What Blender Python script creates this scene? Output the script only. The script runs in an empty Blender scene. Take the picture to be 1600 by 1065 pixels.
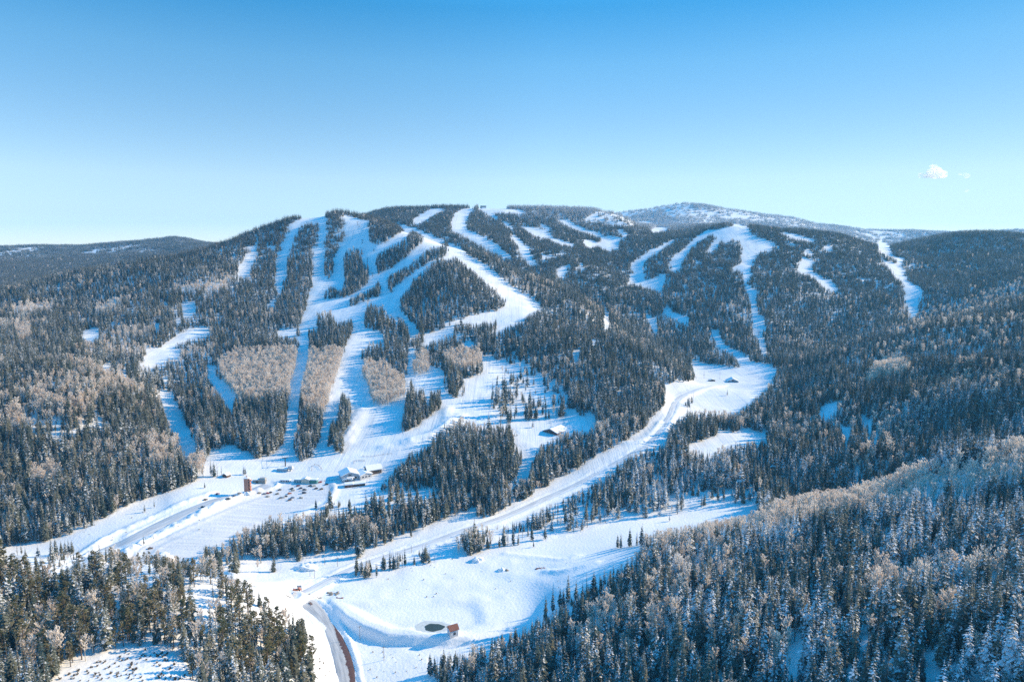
import bpy, bmesh, math, random
import numpy as np
from mathutils import Vector

random.seed(7)
RNG = np.random.default_rng(11)
R = math.radians
scene = bpy.context.scene
COL = scene.collection

# ------------------------------------------------------------------ camera
FPX = 1067.0                     # focal length in photo pixels (1600 wide)
V0 = 385.0                       # horizon row
TH = math.atan((532.5 - V0) / FPX)
CT, ST = math.cos(TH), math.sin(TH)

cam_d = bpy.data.cameras.new('camera')
cam = bpy.data.objects.new('camera', cam_d)
COL.objects.link(cam)
cam.location = (0, 0, 0)
cam.rotation_euler = (math.pi / 2 - TH, 0, 0)
cam_d.sensor_width = 36.0
cam_d.lens = 36.0 * FPX / 1600.0
cam_d.clip_start = 1.0
cam_d.clip_end = 60000.0
scene.camera = cam


def ray(u, v):
    x = (u - 800.0) / FPX
    yc = (532.5 - v) / FPX
    return x, CT + yc * ST, -ST + yc * CT


def project(X, Y, Z):
    d = Y * CT - Z * ST
    h = Y * ST + Z * CT
    d = np.maximum(d, 1e-3)
    return 800.0 + FPX * X / d, 532.5 - FPX * h / d


# ------------------------------------------------------------------ maths
def pchip(xk, yk, x):
    xk = np.asarray(xk, float); yk = np.asarray(yk, float); x = np.asarray(x, float)
    h = np.diff(xk); d = np.diff(yk) / h
    n = len(xk)
    if n == 2:
        return yk[0] + d[0] * (x - xk[0])
    m = np.zeros(n)
    w1 = 2 * h[1:] + h[:-1]; w2 = h[1:] + 2 * h[:-1]
    ok = d[:-1] * d[1:] > 0
    den = w1 / np.where(ok, d[:-1], 1) + w2 / np.where(ok, d[1:], 1)
    m[1:-1] = np.where(ok, (w1 + w2) / np.where(ok, den, 1), 0)
    m[0] = d[0]; m[-1] = d[-1]
    x = np.clip(x, xk[0], xk[-1])
    i = np.clip(np.searchsorted(xk, x, side='right') - 1, 0, n - 2)
    t = (x - xk[i]) / h[i]
    t2 = t * t; t3 = t2 * t
    return ((2 * t3 - 3 * t2 + 1) * yk[i] + (t3 - 2 * t2 + t) * h[i] * m[i]
            + (-2 * t3 + 3 * t2) * yk[i + 1] + (t3 - t2) * h[i] * m[i + 1])


def _hash(ix, iy, seed):
    n = (ix.astype(np.int64) * 374761393 + iy.astype(np.int64) * 668265263 + seed * 1442695041) & 0x7fffffff
    n = ((n ^ (n >> 13)) * 1274126177) & 0x7fffffff
    return ((n ^ (n >> 16)) & 0xffff) / 65535.0


def vnoise(x, y, s, seed=0):
    x, y = np.asarray(x, float) / s, np.asarray(y, float) / s
    ca, sa = math.cos(seed * 1.7 + .6), math.sin(seed * 1.7 + .6)      # every layer on its own bearing
    x, y = x * ca - y * sa, x * sa + y * ca
    ix = np.floor(x); iy = np.floor(y)
    fx = x - ix; fy = y - iy
    fx = fx * fx * (3 - 2 * fx); fy = fy * fy * (3 - 2 * fy)
    ix = ix.astype(np.int64); iy = iy.astype(np.int64)
    a = _hash(ix, iy, seed); b = _hash(ix + 1, iy, seed)
    c = _hash(ix, iy + 1, seed); d = _hash(ix + 1, iy + 1, seed)
    return (a + (b - a) * fx) * (1 - fy) + (c + (d - c) * fx) * fy   # 0..1


def sstep(a, b, x):
    t = np.clip((x - a) / (b - a), 0, 1)
    return t * t * (3 - 2 * t)


# ------------------------------------------------------------------ terrain
# feature lines from near to far, each a list of (u, v, distance) sights or
# (u, None, distance, height); heights are relative to the viewpoint
ROWS = [
    # under the viewpoint
    [(-900, None, 60, -170), (200, None, 70, -190), (600, None, 70, -225), (900, None, 70, -215), (1400, None, 60, -150), (2400, None, 60, -120)],
    [(-900, None, 150, -165), (100, None, 160, -176), (400, None, 190, -195), (560, None, 230, -246), (700, None, 230, -248), (900, None, 190, -215), (1300, None, 150, -155), (2400, None, 140, -115)],
    # lower edge of the view
    [(-900, None, 230, -165), (0, 1065, 285), (250, 1065, 292), (420, 1065, 325), (500, 1065, 358), (545, 1065, 372), (640, 1065, 368), (720, 1065, 362), (800, 1065, 345), (950, 1065, 318), (1200, 1065, 280), (1400, 1065, 252), (1600, 1065, 226), (2400, None, 200, -140)],
    # crest of the near knoll, pond, crest of the near wood on the right
    [(-900, None, 380, -175), (-100, 890, 380), (100, 893, 395), (300, 903, 395), (400, 930, 400), (470, 955, 410), (530, 968, 422), (640, 968, 430), (740, 968, 436), (800, 955, 440), (900, 915, 450), (1000, 878, 462), (1100, 845, 478), (1200, 820, 492), (1400, 778, 485), (1600, 742, 475), (2400, None, 450, -158)],
    # meadow and hidden hollows behind those crests
    [(-900, None, 520, -235), (-100, 858, 520), (60, 855, 528), (200, 868, 506), (330, 888, 490), (430, 888, 500), (560, 880, 510), (700, 865, 528), (850, 852, 545), (1000, 825, 575), (1100, 805, 600), (1180, 795, 612), (1300, None, 612, -242), (1400, None, 600, -230), (1600, None, 570, -208), (2400, None, 560, -165)],
    # foot of the slopes
    [(-900, None, 640, -225), (0, 770, 615), (200, 742, 668), (320, 722, 700), (450, 715, 722), (570, 692, 762), (700, 668, 800), (850, 662, 820), (950, 690, 760), (1040, 700, 742), (1200, 722, 708), (1300, 725, 680), (1400, 715, 655), (1600, 690, 618), (2400, None, 620, -110)],
    # lower slopes
    [(-900, None, 950, -185), (0, 570, 905), (100, 577, 895), (165, 600, 885), (215, 640, 840), (262, 690, 775), (296, 655, 860), (340, 628, 900), (450, 610, 930), (570, 600, 960), (700, 590, 980), (830, 590, 980), (950, 620, 900), (1040, 640, 860), (1100, 655, 850), (1200, 660, 845), (1300, 645, 825), (1400, 635, 795), (1600, 600, 735), (2400, None, 720, -60)],
    # middle slopes
    [(-900, None, 1150, -170), (0, 545, 1080), (150, 540, 1130), (300, 535, 1170), (420, 530, 1200), (570, 505, 1260), (700, 505, 1230), (800, 500, 1250), (880, 520, 1180), (960, 555, 1080), (1040, 605, 960), (1095, 625, 930), (1160, 630, 930), (1230, 615, 980), (1300, 590, 985), (1400, 565, 975), (1600, 520, 960), (2400, None, 900, -5)],
    # upper slopes
    [(-900, None, 1300, -150), (0, 500, 1300), (100, 475, 1430), (200, 455, 1490), (330, 430, 1600), (420, 432, 1640), (510, 425, 1640), (600, 425, 1570), (690, 415, 1510), (760, 440, 1450), (850, 482, 1390), (950, 530, 1200), (1040, 582, 1060), (1095, 608, 1000), (1150, 612, 1000), (1220, 602, 1045), (1300, 570, 1080), (1400, 540, 1090), (1600, 485, 1150), (2400, None, 1050, 40)],
    # crest of the ski mountain, valley mouth, crest of the right hand slope
    [(-900, 520, 1400), (0, 463, 1500), (100, 441, 1590), (200, 413, 1690), (330, 386, 1840), (420, 353, 1950), (470, 340, 1990), (520, 337, 1990), (570, 345, 1960), (640, 366, 1850), (740, 398, 1690), (800, 425, 1600), (850, 449, 1540), (950, 510, 1370), (1040, 566, 1210), (1090, 596, 1100), (1150, 603, 1070), (1220, 592, 1090), (1300, 560, 1150), (1400, 528, 1200), (1500, 496, 1270), (1600, 466, 1340), (2400, None, 1300, 120)],
    # hidden valleys behind
    [(-900, None, 1900, -150), (0, None, 1900, -136), (150, None, 2200, -130), (330, None, 2400, -70), (510, None, 2400, 10), (600, None, 2120, 20), (740, None, 1930, -52), (800, None, 1850, -76), (850, 440, 1790), (950, 500, 1560), (1040, 545, 1400), (1095, 578, 1230), (1190, 561, 1290), (1300, None, 1360, -220), (1400, None, 1440, -200), (1600, None, 1540, -140), (2400, None, 1500, 30)],
    # lower far slopes
    [(-900, None, 2700, -120), (0, 430, 2600), (330, None, 2900, -50), (510, None, 2650, 50), (600, 362, 2330), (740, 372, 2180), (830, 395, 2080), (900, 415, 1960), (960, 445, 1820), (1010, 462, 1760), (1100, 470, 1700), (1160, 480, 1640), (1220, 480, 1640), (1320, 470, 1720), (1420, 465, 1740), (1500, 450, 1760), (1600, 440, 1740), (2400, None, 1750, 60)],
    # upper far slopes
    [(-900, None, 3500, -60), (0, 405, 3300), (330, None, 3300, 0), (510, None, 2900, 90), (600, 343, 2560), (740, 350, 2430), (850, 362, 2420), (920, 370, 2400), (980, 385, 2230), (1060, 402, 2020), (1150, 405, 1980), (1220, 405, 1980), (1300, 410, 2010), (1400, 415, 2050), (1500, 400, 2120), (1600, 398, 2080), (2400, None, 2050, 130)],
    # far crest
    [(-900, 392, 4400), (0, 389, 4200), (180, 381, 4100), (270, 377, 4000), (340, 383, 3900), (450, 375, 3500), (560, 340, 2950), (620, 326, 2850), (755, 327, 2750), (900, 328, 2800), (960, 335, 2750), (1010, 357, 2620), (1060, 366, 2430), (1150, 354, 2300), (1220, 360, 2260), (1300, 370, 2270), (1385, 387, 2330), (1440, 378, 2400), (1520, 367, 2300), (1600, 371, 2260), (2400, None, 2250, 190)],
    # saddle behind it
    [(-900, None, 5200, -90), (0, None, 5000, -70), (500, None, 4300, -30), (800, None, 3500, 100), (950, None, 3350, 112), (1010, 355, 3350), (1080, 352, 3200), (1200, 364, 3150), (1300, 374, 3150), (1390, 390, 3200), (1500, None, 3600, 20), (1600, None, 3700, 20), (2400, None, 4000, 40)],
    # last range
    [(-900, None, 6400, -60), (0, None, 6300, -50), (500, None, 5600, -10), (800, 347, 4700), (920, 345, 4600), (1000, 334, 4600), (1080, 325, 4600), (1200, 339, 4500), (1300, 351, 4500), (1390, 363, 4600), (1440, 362, 4800), (1520, 364, 4800), (1600, 361, 4800), (2400, 365, 5000)],
    [(-900, None, 9000, -200), (2400, None, 9000, -200)],
]


def _row_axy(row):
    A, Yv, Zv = [], [], []
    for p in row:
        if p[1] is None:
            u, _, Y, Z = p
            d = Y * CT - Z * ST
            A.append((u - 800.0) / FPX * d / Y); Yv.append(Y); Zv.append(Z)
        else:
            u, v, Y = p[:3]
            x, y, z = ray(u, v)
            A.append(x / y); Yv.append(Y); Zv.append(z / y * Y)
    return np.array(A), np.array(Yv, float), np.array(Zv, float)


# fan of columns (a = x / y) and rows (y)
a_in = np.linspace(-0.86, 0.86, 640)
a_out = 0.86 + (np.linspace(0, 1, 41)[1:] ** 1.5) * 0.9
A_C = np.concatenate([-a_out[::-1], a_in, a_out])
ys = [40.0]
while ys[-1] < 9000:
    y = ys[-1]
    ys.append(y + (6.0 if y < 220 else max(1.7, y / 270.0)))
Y_R = np.array(ys)

KY = np.zeros((len(ROWS), len(A_C))); KZ = np.zeros_like(KY)
for k, row in enumerate(ROWS):
    a, yv, zv = _row_axy(row)
    KY[k] = pchip(a, yv, A_C); KZ[k] = pchip(a, zv, A_C)
for k in range(1, len(ROWS)):
    KY[k] = np.maximum(KY[k], KY[k - 1] + 25)
ZG = np.zeros((len(A_C), len(Y_R)))
for i in range(len(A_C)):
    ZG[i] = pchip(KY[:, i], KZ[:, i], Y_R)
# soften the creases between feature lines, sideways then along
for _ in range(2):
    ZG[1:-1] = 0.25 * ZG[:-2] + 0.5 * ZG[1:-1] + 0.25 * ZG[2:]
XG = A_C[:, None] * Y_R[None, :]
YG = np.broadcast_to(Y_R[None, :], XG.shape)
def relief():
    """broken ground: gullies and knobs on the slopes, next to nothing on the valley floor"""
    w = sstep(-232, -170, ZG) * sstep(3900, 1200, YG) + 0.12
    far = sstep(900, 2200, YG)
    g = (vnoise(XG, YG, 190, 3) - .5) * (9 + 16 * far) + (vnoise(XG, YG, 75, 4) - .5) * (5 + 5 * far) + (vnoise(XG, YG, 26, 5) - .5) * 1.6
    # gullies running down the near wood and the shaded slope on the right
    right = sstep(0.02, 0.22, A_C)[:, None] * sstep(1500, 1000, YG)
    q = XG * 0.80 + YG * 0.60 + (vnoise(XG, YG, 120, 8) - .5) * 60
    g = g + right * (np.sin(q / 21.0) * 3.8 + np.sin(q / 47.0 + 1.3) * 5.0)
    last = sstep(3200, 4100, YG) * sstep(7500, 5600, YG)
    return w * g + last * ((vnoise(XG, YG, 520, 14) - .5) * 46 + (vnoise(XG, YG, 170, 15) - .5) * 22)


ZG = ZG + relief()


def _idx(arr, x):
    i = np.clip(np.searchsorted(arr, x) - 1, 0, len(arr) - 2)
    t = np.clip((x - arr[i]) / (arr[i + 1] - arr[i]), 0, 1)
    return i, t


def height(X, Y):
    X = np.asarray(X, float); Y = np.asarray(Y, float)
    i, s = _idx(A_C, X / Y); j, t = _idx(Y_R, Y)
    return ((ZG[i, j] * (1 - s) + ZG[i + 1, j] * s) * (1 - t)
            + (ZG[i, j + 1] * (1 - s) + ZG[i + 1, j + 1] * s) * t)


def ground(u, v):
    """the first point of the terrain met along a line of sight"""
    x, y, z = ray(u, v)
    a, s = x / y, z / y
    i, f = _idx(A_C, a)
    prof = ZG[i] * (1 - f) + ZG[i + 1] * f
    d = prof - s * Y_R
    hit = np.nonzero((d >= 0) & (Y_R > 150))[0]
    if len(hit) == 0:
        j = len(Y_R) - 1
        Y = Y_R[j]
    else:
        j = hit[0]
        d0, d1 = d[j - 1], d[j]
        t = -d0 / (d1 - d0) if d1 != d0 and d0 < 0 else 1.0
        Y = Y_R[j - 1] + t * (Y_R[j] - Y_R[j - 1])
    return np.array([a * Y, Y, float(height(a * Y, Y))])


def ground_line(pts, step=2.0):
    P = np.array([ground(u, v) for u, v in pts])
    out = [P[0]]
    for k in range(len(P) - 1):
        p0 = P[max(k - 1, 0)]; p1 = P[k]; p2 = P[k + 1]; p3 = P[min(k + 2, len(P) - 1)]
        n = max(2, int(np.linalg.norm((p2 - p1)[:2]) / step))
        for m in range(1, n + 1):
            t = m / n
            out.append(0.5 * (2 * p1 + (p2 - p0) * t + (2 * p0 - 5 * p1 + 4 * p2 - p3) * t * t + (3 * p1 - p0 - 3 * p2 + p3) * t ** 3))
    return np.array(out)


def dist_line(X, Y, L):
    """distance of points to a polyline, and the index of the nearest line point"""
    best = np.full(X.shape, 1e9); bi = np.zeros(X.shape, int)
    for k in range(len(L) - 1):
        ax, ay = L[k, 0], L[k, 1]; bx, by = L[k + 1, 0], L[k + 1, 1]
        dx, dy = bx - ax, by - ay
        q = dx * dx + dy * dy + 1e-9
        t = np.clip(((X - ax) * dx + (Y - ay) * dy) / q, 0, 1)
        d = np.hypot(X - ax - t * dx, Y - ay - t * dy)
        m = d < best
        best[m] = d[m]; bi[m] = k
    return best, bi


def inside(X, Y, poly):
    r = np.zeros(X.shape, bool)
    n = len(poly)
    for k in range(n):
        x0, y0 = poly[k][0], poly[k][1]; x1, y1 = poly[(k + 1) % n][0], poly[(k + 1) % n][1]
        if y0 == y1:
            continue
        c = ((y0 > Y) != (y1 > Y)) & (X < (x1 - x0) * (Y - y0) / (y1 - y0) + x0)
        r ^= c
    return r


# ---------------------------------------------------------------- the plan of runs, clearings and groves
SNOW, FIR, ASPEN, SPARSE, KNOLL, MIXED, THICK, LIT_CREST = range(8)
MASK = np.full((1065, 1600), FIR, np.uint8)
_uu, _vv = np.meshgrid(np.arange(1600) + .5, np.arange(1065) + .5)


def paint(cls, pts, o=(0, 0), s=1.0):
    pts = [(o[0] + x / s, o[1] + y / s) for x, y in pts]
    x0 = int(max(0, min(p[0] for p in pts) - 1)); x1 = int(min(1600, max(p[0] for p in pts) + 2))
    y0 = int(max(0, min(p[1] for p in pts) - 1)); y1 = int(min(1065, max(p[1] for p in pts) + 2))
    if x1 <= x0 or y1 <= y0:
        return
    m = inside(_uu[y0:y1, x0:x1], _vv[y0:y1, x0:x1], pts)
    MASK[y0:y1, x0:x1][m] = cls


Q1, Q2, Q3, Q4 = (0, 300), (400, 300), (800, 300), (1200, 230)
Q5, Q6, Q7, Q8 = (0, 550), (400, 550), (800, 550), (1200, 550)
Q9, Q10, Q11, Q12 = (0, 799), (400, 799), (800, 799), (1200, 799)
# --- large classes first
paint(MIXED, [(0, 480), (120, 470), (330, 470), (330, 560), (200, 590), (320, 735), (0, 850)])
paint(MIXED, [(1000, 870), (1600, 720), (1600, 1065), (700, 1065), (740, 1000)])
paint(KNOLL, [(0, 862), (90, 862), (160, 862), (330, 890), (400, 912), (470, 940), (485, 975), (492, 1065), (0, 1065)])
# --- valley floor
paint(SNOW, [(0, 856), (40, 850), (110, 838), (160, 812), (210, 787), (295, 758), (318, 740), (322, 714), (345, 700), (372, 640), (360, 560), (470, 540), (545, 565),
             (660, 565), (740, 570), (790, 560), (800, 640), (830, 655), (930, 650), (935, 668), (905, 672), (870, 690), (840, 690), (815, 700), (815, 745), (790, 770), (640, 870),
             (440, 900), (420, 925), (400, 912), (330, 890), (300, 872), (250, 862), (200, 862), (165, 852), (150, 852), (120, 862), (90, 862), (60, 868), (20, 864), (0, 880)])
paint(SNOW, [(390, 905), (440, 885), (510, 870), (560, 862), (600, 855), (680, 820), (720, 812), (712, 865), (780, 855), (850, 845), (920, 828), (985, 812), (1060, 803), (1120, 797),
             (1180, 792), (1195, 797), (1130, 812), (1060, 822), (1010, 832), (1000, 850), (990, 868), (960, 884), (930, 903), (900, 926), (850, 958), (800, 982), (760, 998), (740, 1008),
             (700, 1016), (668, 1028), (676, 1065), (490, 1065), (488, 1010), (475, 960), (420, 930), (390, 915)])
paint(SNOW, [(1040, 600), (1090, 594), (1080, 562), (1110, 570), (1150, 575), (1185, 566), (1215, 577), (1200, 600), (1185, 615), (1150, 642), (1110, 640), (1070, 645), (1045, 665), (1040, 688), (985, 705), (940, 745),
             (900, 765), (840, 795), (790, 818), (740, 820), (715, 830), (700, 850), (640, 872), (560, 890), (600, 850), (690, 815), (745, 812), (770, 808), (800, 790), (830, 775), (860, 755),
             (900, 735), (930, 715), (960, 700), (1000, 675), (1035, 640), (1040, 620)])
# --- runs of the ski mountain
paint(SNOW, [(440, 118), (365, 125), (200, 205), (205, 245), (150, 330), (142, 400), (120, 440), (125, 560), (135, 625), (160, 625), (165, 540), (190, 515), (195, 400), (215, 345), (245, 290), (255, 235), (295, 195), (370, 190), (440, 190)], Q2, 4)
paint(SNOW, [(375, 150), (440, 118), (440, 200), (436, 300), (430, 380), (428, 500), (440, 545), (468, 548), (480, 530), (500, 560), (430, 640), (420, 680), (500, 680), (540, 690), (560, 720), (500, 760), (500, 800), (470, 740), (380, 740), (375, 800), (405, 815), (345, 850), (335, 920), (330, 1000), (320, 1064), (262, 1064), (270, 1000), (240, 930), (270, 900), (265, 850), (290, 780), (320, 730), (325, 660), (350, 600), (360, 500), (362, 400), (380, 300), (385, 190)], Q2, 4)
# wide bowl and ridge run
paint(SNOW, [(545, 140), (690, 180), (700, 185), (850, 195), (860, 190), (960, 215), (1080, 262), (1140, 285), (1220, 330), (1300, 365), (1330, 400), (1450, 460), (1540, 545), (1600, 590), (1640, 620), (1710, 660), (1775, 695), (1780, 715), (1710, 750), (1660, 790), (1600, 815), (1530, 850), (1500, 860), (1500, 830), (1580, 770), (1400, 800), (1290, 800), (1180, 835), (1230, 840), (1240, 870), (1130, 900), (1060, 940), (1040, 920), (1050, 890), (1000, 870), (960, 830), (900, 760), (890, 740), (830, 760), (800, 700), (690, 680), (650, 760), (600, 790), (560, 700), (420, 685), (425, 620), (470, 560), (478, 530), (482, 420), (520, 350), (550, 270)], Q2, 4)
for isl in (
    [(560, 350), (640, 332), (662, 345), (665, 430), (700, 440), (705, 540), (700, 570), (640, 620), (560, 660), (430, 675), (425, 615), (470, 570), (530, 600), (556, 540), (550, 480), (550, 390)],
    [(580, 660), (650, 625), (720, 585), (765, 540), (790, 610), (780, 655), (700, 665), (640, 705), (600, 725), (560, 700)],
    [(700, 180), (850, 192), (905, 215), (930, 240), (850, 295), (800, 330), (730, 325), (708, 300), (715, 250)],
    [(740, 430), (760, 370), (900, 300), (980, 240), (1060, 285), (1040, 320), (960, 390), (840, 480), (765, 520)],
    [(815, 540), (830, 510), (960, 440), (1080, 340), (1190, 315), (1210, 360), (1180, 400), (1060, 450), (950, 530), (860, 600), (845, 635), (820, 600)],
    [(890, 700), (900, 640), (950, 590), (970, 540), (1060, 470), (1100, 440), (1240, 390), (1290, 425), (1380, 495), (1480, 585), (1560, 655), (1570, 710), (1500, 745), (1400, 765), (1260, 800), (1180, 830), (1170, 865), (1060, 890), (1000, 865), (960, 800), (905, 745)],
    [(725, 345), (745, 340), (748, 362), (728, 375)],
):
    paint(THICK, isl, Q2, 4)
for p in (
    [(500, 760), (590, 720), (640, 700), (700, 670), (690, 720), (660, 760), (640, 800), (600, 780), (560, 790), (500, 800)],
    [(800, 700), (850, 690), (890, 700), (905, 770), (830, 760), (805, 740)],
    [(600, 790), (680, 770), (670, 840), (720, 860), (780, 880), (800, 910), (690, 940), (660, 1000), (660, 1064), (545, 1064), (560, 980), (590, 900), (610, 870), (600, 810)],
    [(960, 830), (1000, 870), (1020, 885), (970, 895), (945, 850)],
    [(900, 985), (1000, 985), (1000, 1040), (960, 1060), (930, 1000)],
    [(1290, 940), (1360, 930), (1360, 960), (1300, 960)],
    [(1370, 1000), (1460, 1000), (1510, 1064), (1400, 1064)],
    [(40, 900), (100, 880), (180, 860), (250, 850), (260, 890), (180, 890), (110, 880), (60, 920)],
    [(60, 690), (120, 665), (110, 695)], [(0, 290), (20, 280), (15, 340), (0, 390)],
    # far mountain, upper left
    [(965, 185), (1030, 140), (1090, 105), (1185, 105), (1110, 140), (1060, 175), (1000, 197)],
    [(1240, 130), (1290, 105), (1380, 98), (1340, 120), (1330, 150), (1310, 200), (1330, 240), (1400, 270), (1480, 310), (1540, 360), (1600, 400), (1600, 418), (1520, 385), (1420, 335), (1340, 292), (1280, 257), (1215, 242), (1212, 180), (1240, 160)],
    [(1380, 95), (1420, 85), (1470, 98), (1600, 108), (1700, 125), (1680, 130), (1600, 126), (1500, 125), (1470, 115), (1520, 170), (1490, 165), (1430, 120)],
    [(1535, 172), (1570, 190), (1610, 225), (1612, 250), (1570, 215)],
):
    paint(SNOW, p, Q2, 4)
for p in (
    [(1600, 300), (1590, 330), (1540, 400), (1530, 430), (1490, 470), (1485, 515), (1560, 515), (1570, 450), (1600, 385)],
    [(1135, 710), (1220, 675), (1225, 720), (1200, 760), (1140, 775)], [(1100, 800), (1130, 785), (1130, 812), (1100, 815)],
    [(1205, 850), (1310, 853), (1300, 882), (1200, 895), (1120, 932), (1050, 970), (1010, 965), (1100, 910)],
    [(920, 1000), (1000, 970), (1080, 980), (1130, 985), (1120, 1030), (1060, 1030), (1000, 1050), (900, 1062)],
    [(515, 880), (560, 855), (620, 850), (620, 890), (560, 930), (520, 910)], [(970, 822), (1000, 818), (995, 842), (970, 842)],
):
    paint(SNOW, p, Q1, 4)
paint(SPARSE, [(690, 820), (730, 820), (720, 890), (690, 870)], Q1, 4)
for p in (
    [(0, 230), (20, 270), (60, 310), (120, 350), (130, 420), (160, 430), (150, 452), (90, 452), (90, 420), (60, 380), (40, 340), (0, 290)],
    [(55, 212), (170, 225), (230, 260), (270, 290), (400, 328), (380, 337), (270, 312), (240, 292), (130, 262)],
    [(160, 198), (200, 203), (270, 238), (220, 237)],
    [(280, 163), (360, 178), (400, 208), (480, 240), (560, 258), (570, 280), (620, 275), (690, 288), (670, 312), (665, 352), (600, 362), (550, 342), (540, 332), (480, 347), (430, 302), (500, 298), (540, 318), (560, 284), (470, 252), (380, 222), (330, 200)],
    [(650, 228), (690, 233), (720, 260), (700, 282), (680, 252)], [(860, 237), (900, 218), (980, 223), (970, 242), (880, 250)],
    [(280, 480), (380, 438), (360, 462), (320, 490), (345, 500), (330, 532), (280, 525)], [(410, 462), (450, 428), (440, 452), (415, 472)],
    [(740, 445), (830, 388), (940, 328), (1050, 278), (1020, 302), (930, 362), (860, 402), (830, 430), (820, 480), (825, 535), (832, 555), (960, 508), (970, 540), (950, 582), (930, 622), (900, 612), (860, 592), (800, 577), (720, 562), (740, 535), (750, 500)],
    [(990, 420), (1040, 380), (1100, 330), (1150, 280), (1220, 238), (1260, 233), (1300, 238), (1280, 272), (1240, 262), (1160, 312), (1120, 342), (1090, 392), (1070, 432), (1060, 482), (1000, 487), (990, 470)],
    [(1290, 235), (1370, 213), (1380, 188), (1440, 198), (1480, 218), (1490, 260), (1550, 288), (1600, 303), (1640, 310), (1632, 340), (1600, 352), (1550, 372), (1540, 392), (1510, 422), (1500, 520), (1480, 550), (1490, 600), (1532, 620), (1522, 680), (1532, 700), (1542, 770), (1582, 780), (1572, 860), (1560, 900), (1597, 990), (1560, 1002), (1540, 900), (1510, 870), (1500, 760), (1488, 650), (1458, 570), (1438, 540), (1428, 470), (1390, 492), (1380, 482), (1428, 440), (1438, 360), (1420, 300), (1380, 290), (1330, 320), (1310, 290), (1290, 340), (1230, 382), (1238, 330), (1290, 270)],
    [(935, 732), (985, 710), (1000, 750), (1112, 788), (1100, 805), (1040, 792)], [(1240, 852), (1300, 868), (1300, 920), (1330, 955), (1430, 1005), (1500, 1064), (1430, 1064), (1380, 1000), (1280, 950)],
    [(578, 742), (607, 748), (607, 822), (575, 855)], [(843, 762), (902, 798), (912, 875), (870, 835)],
    [(500, 920), (520, 930), (500, 952)], [(370, 1012), (430, 968), (400, 1042)],
):
    paint(SNOW, p, Q3, 4)
paint(SPARSE, [(190, 408), (280, 383), (365, 378), (290, 412), (200, 432)], Q3, 4)
paint(SPARSE, [(560, 100), (1100, 110), (1050, 200), (700, 220), (420, 190)], Q3, 4)
for p in (
    [(0, 590), (40, 598), (30, 640), (0, 650)], [(60, 518), (150, 543), (300, 578), (300, 592), (150, 562)], [(340, 630), (400, 608), (407, 640), (380, 642)],
    [(205, 638), (280, 648), (280, 667), (220, 657)],
    [(205, 683), (285, 703), (275, 770), (330, 810), (430, 858), (450, 902), (400, 892), (330, 852), (260, 792), (168, 767), (205, 720)],
    [(680, 578), (720, 578), (770, 618), (790, 680), (862, 700), (830, 742), (860, 770), (872, 830), (972, 890), (942, 930), (942, 980), (937, 1032), (900, 1055), (880, 1000), (855, 920), (850, 850), (780, 790), (748, 740), (688, 690), (760, 722), (800, 742), (800, 700), (700, 650), (680, 620)],
):
    paint(SNOW, p, Q4, 4)
for p in (
    [(920, 0), (1130, 0), (1100, 25), (1020, 35), (1020, 57), (900, 82), (870, 82), (920, 40)], [(640, 90), (690, 73), (680, 102), (645, 114)], [(750, 130), (800, 118), (800, 142)],
    [(1000, 235), (1080, 258), (1100, 310), (1140, 400), (1180, 480), (1230, 608), (1180, 640), (1150, 615), (1120, 560), (1110, 490), (1070, 470), (1040, 400), (1018, 330)],
    [(1295, 93), (1340, 93), (1350, 160), (1400, 190), (1430, 240), (1477, 253), (1462, 330), (1430, 420), (1430, 520), (1490, 570), (1500, 640), (1540, 660), (1400, 700), (1290, 660), (1330, 620), (1387, 600), (1382, 520), (1355, 470), (1380, 440), (1387, 360), (1352, 220), (1300, 160)],
):
    paint(SNOW, p, Q5, 4)
paint(SPARSE, [(10, 380), (90, 370), (160, 390), (300, 400), (310, 440), (420, 450), (450, 480), (530, 470), (580, 430), (600, 380), (700, 450), (690, 520), (590, 500), (480, 530), (500, 560), (340, 560), (250, 530), (170, 530), (240, 480), (100, 470), (30, 420)], Q5, 4)
# --- woods standing on the lower runs
A4, C4 = ASPEN, THICK
paint(C4, [(395, 690), (340, 700), (322, 660), (322, 705), (330, 705), (345, 690), (345, 640), (330, 600), (325, 585)])
paint(A4, [(340, 572), (370, 554), (440, 548), (465, 555), (456, 600), (450, 628), (410, 640), (375, 628), (350, 600)])
paint(C4, [(366, 622), (410, 636), (450, 624), (447, 660), (445, 690), (430, 708), (400, 718), (372, 700), (358, 680), (362, 640)])
paint(C4, [(400, 520), (468, 530), (465, 556), (440, 549), (370, 555), (340, 573), (330, 555)])
paint(A4, [(310, 100), (330, 0), (545, 0), (530, 90), (490, 190), (460, 300), (430, 400), (370, 400), (300, 370), (270, 290), (290, 180)], Q6, 4)
paint(C4, [(330, 850), (405, 815), (470, 800), (600, 810), (610, 870), (590, 900), (560, 980), (545, 1010), (330, 1010)], Q2, 4)
paint(C4, [(268, 290), (300, 380), (370, 390), (415, 400), (410, 520), (375, 600), (340, 665), (268, 685), (238, 630), (233, 560), (260, 440)], Q6, 4)
paint(C4, [(435, 590), (460, 480), (465, 420), (510, 390), (525, 250), (545, 235), (585, 280), (592, 400), (572, 480), (545, 520), (538, 635), (495, 630), (490, 590)], Q6, 4)
paint(C4, [(655, -30), (950, -30), (945, 90), (935, 200), (880, 250), (800, 150), (680, 90)], Q6, 4)
paint(A4, [(658, 90), (700, 78), (830, 95), (860, 150), (930, 200), (930, 290), (880, 310), (800, 335), (740, 345), (720, 290), (700, 220), (668, 170)], Q6, 4)
paint(C4, [(990, -20), (1600, -20), (1600, 10), (1480, 10), (1410, 30), (1415, 140), (1330, 165), (1250, 170), (1190, 140), (1160, 105), (1085, 90), (1000, 30)], Q6, 4)
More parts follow.
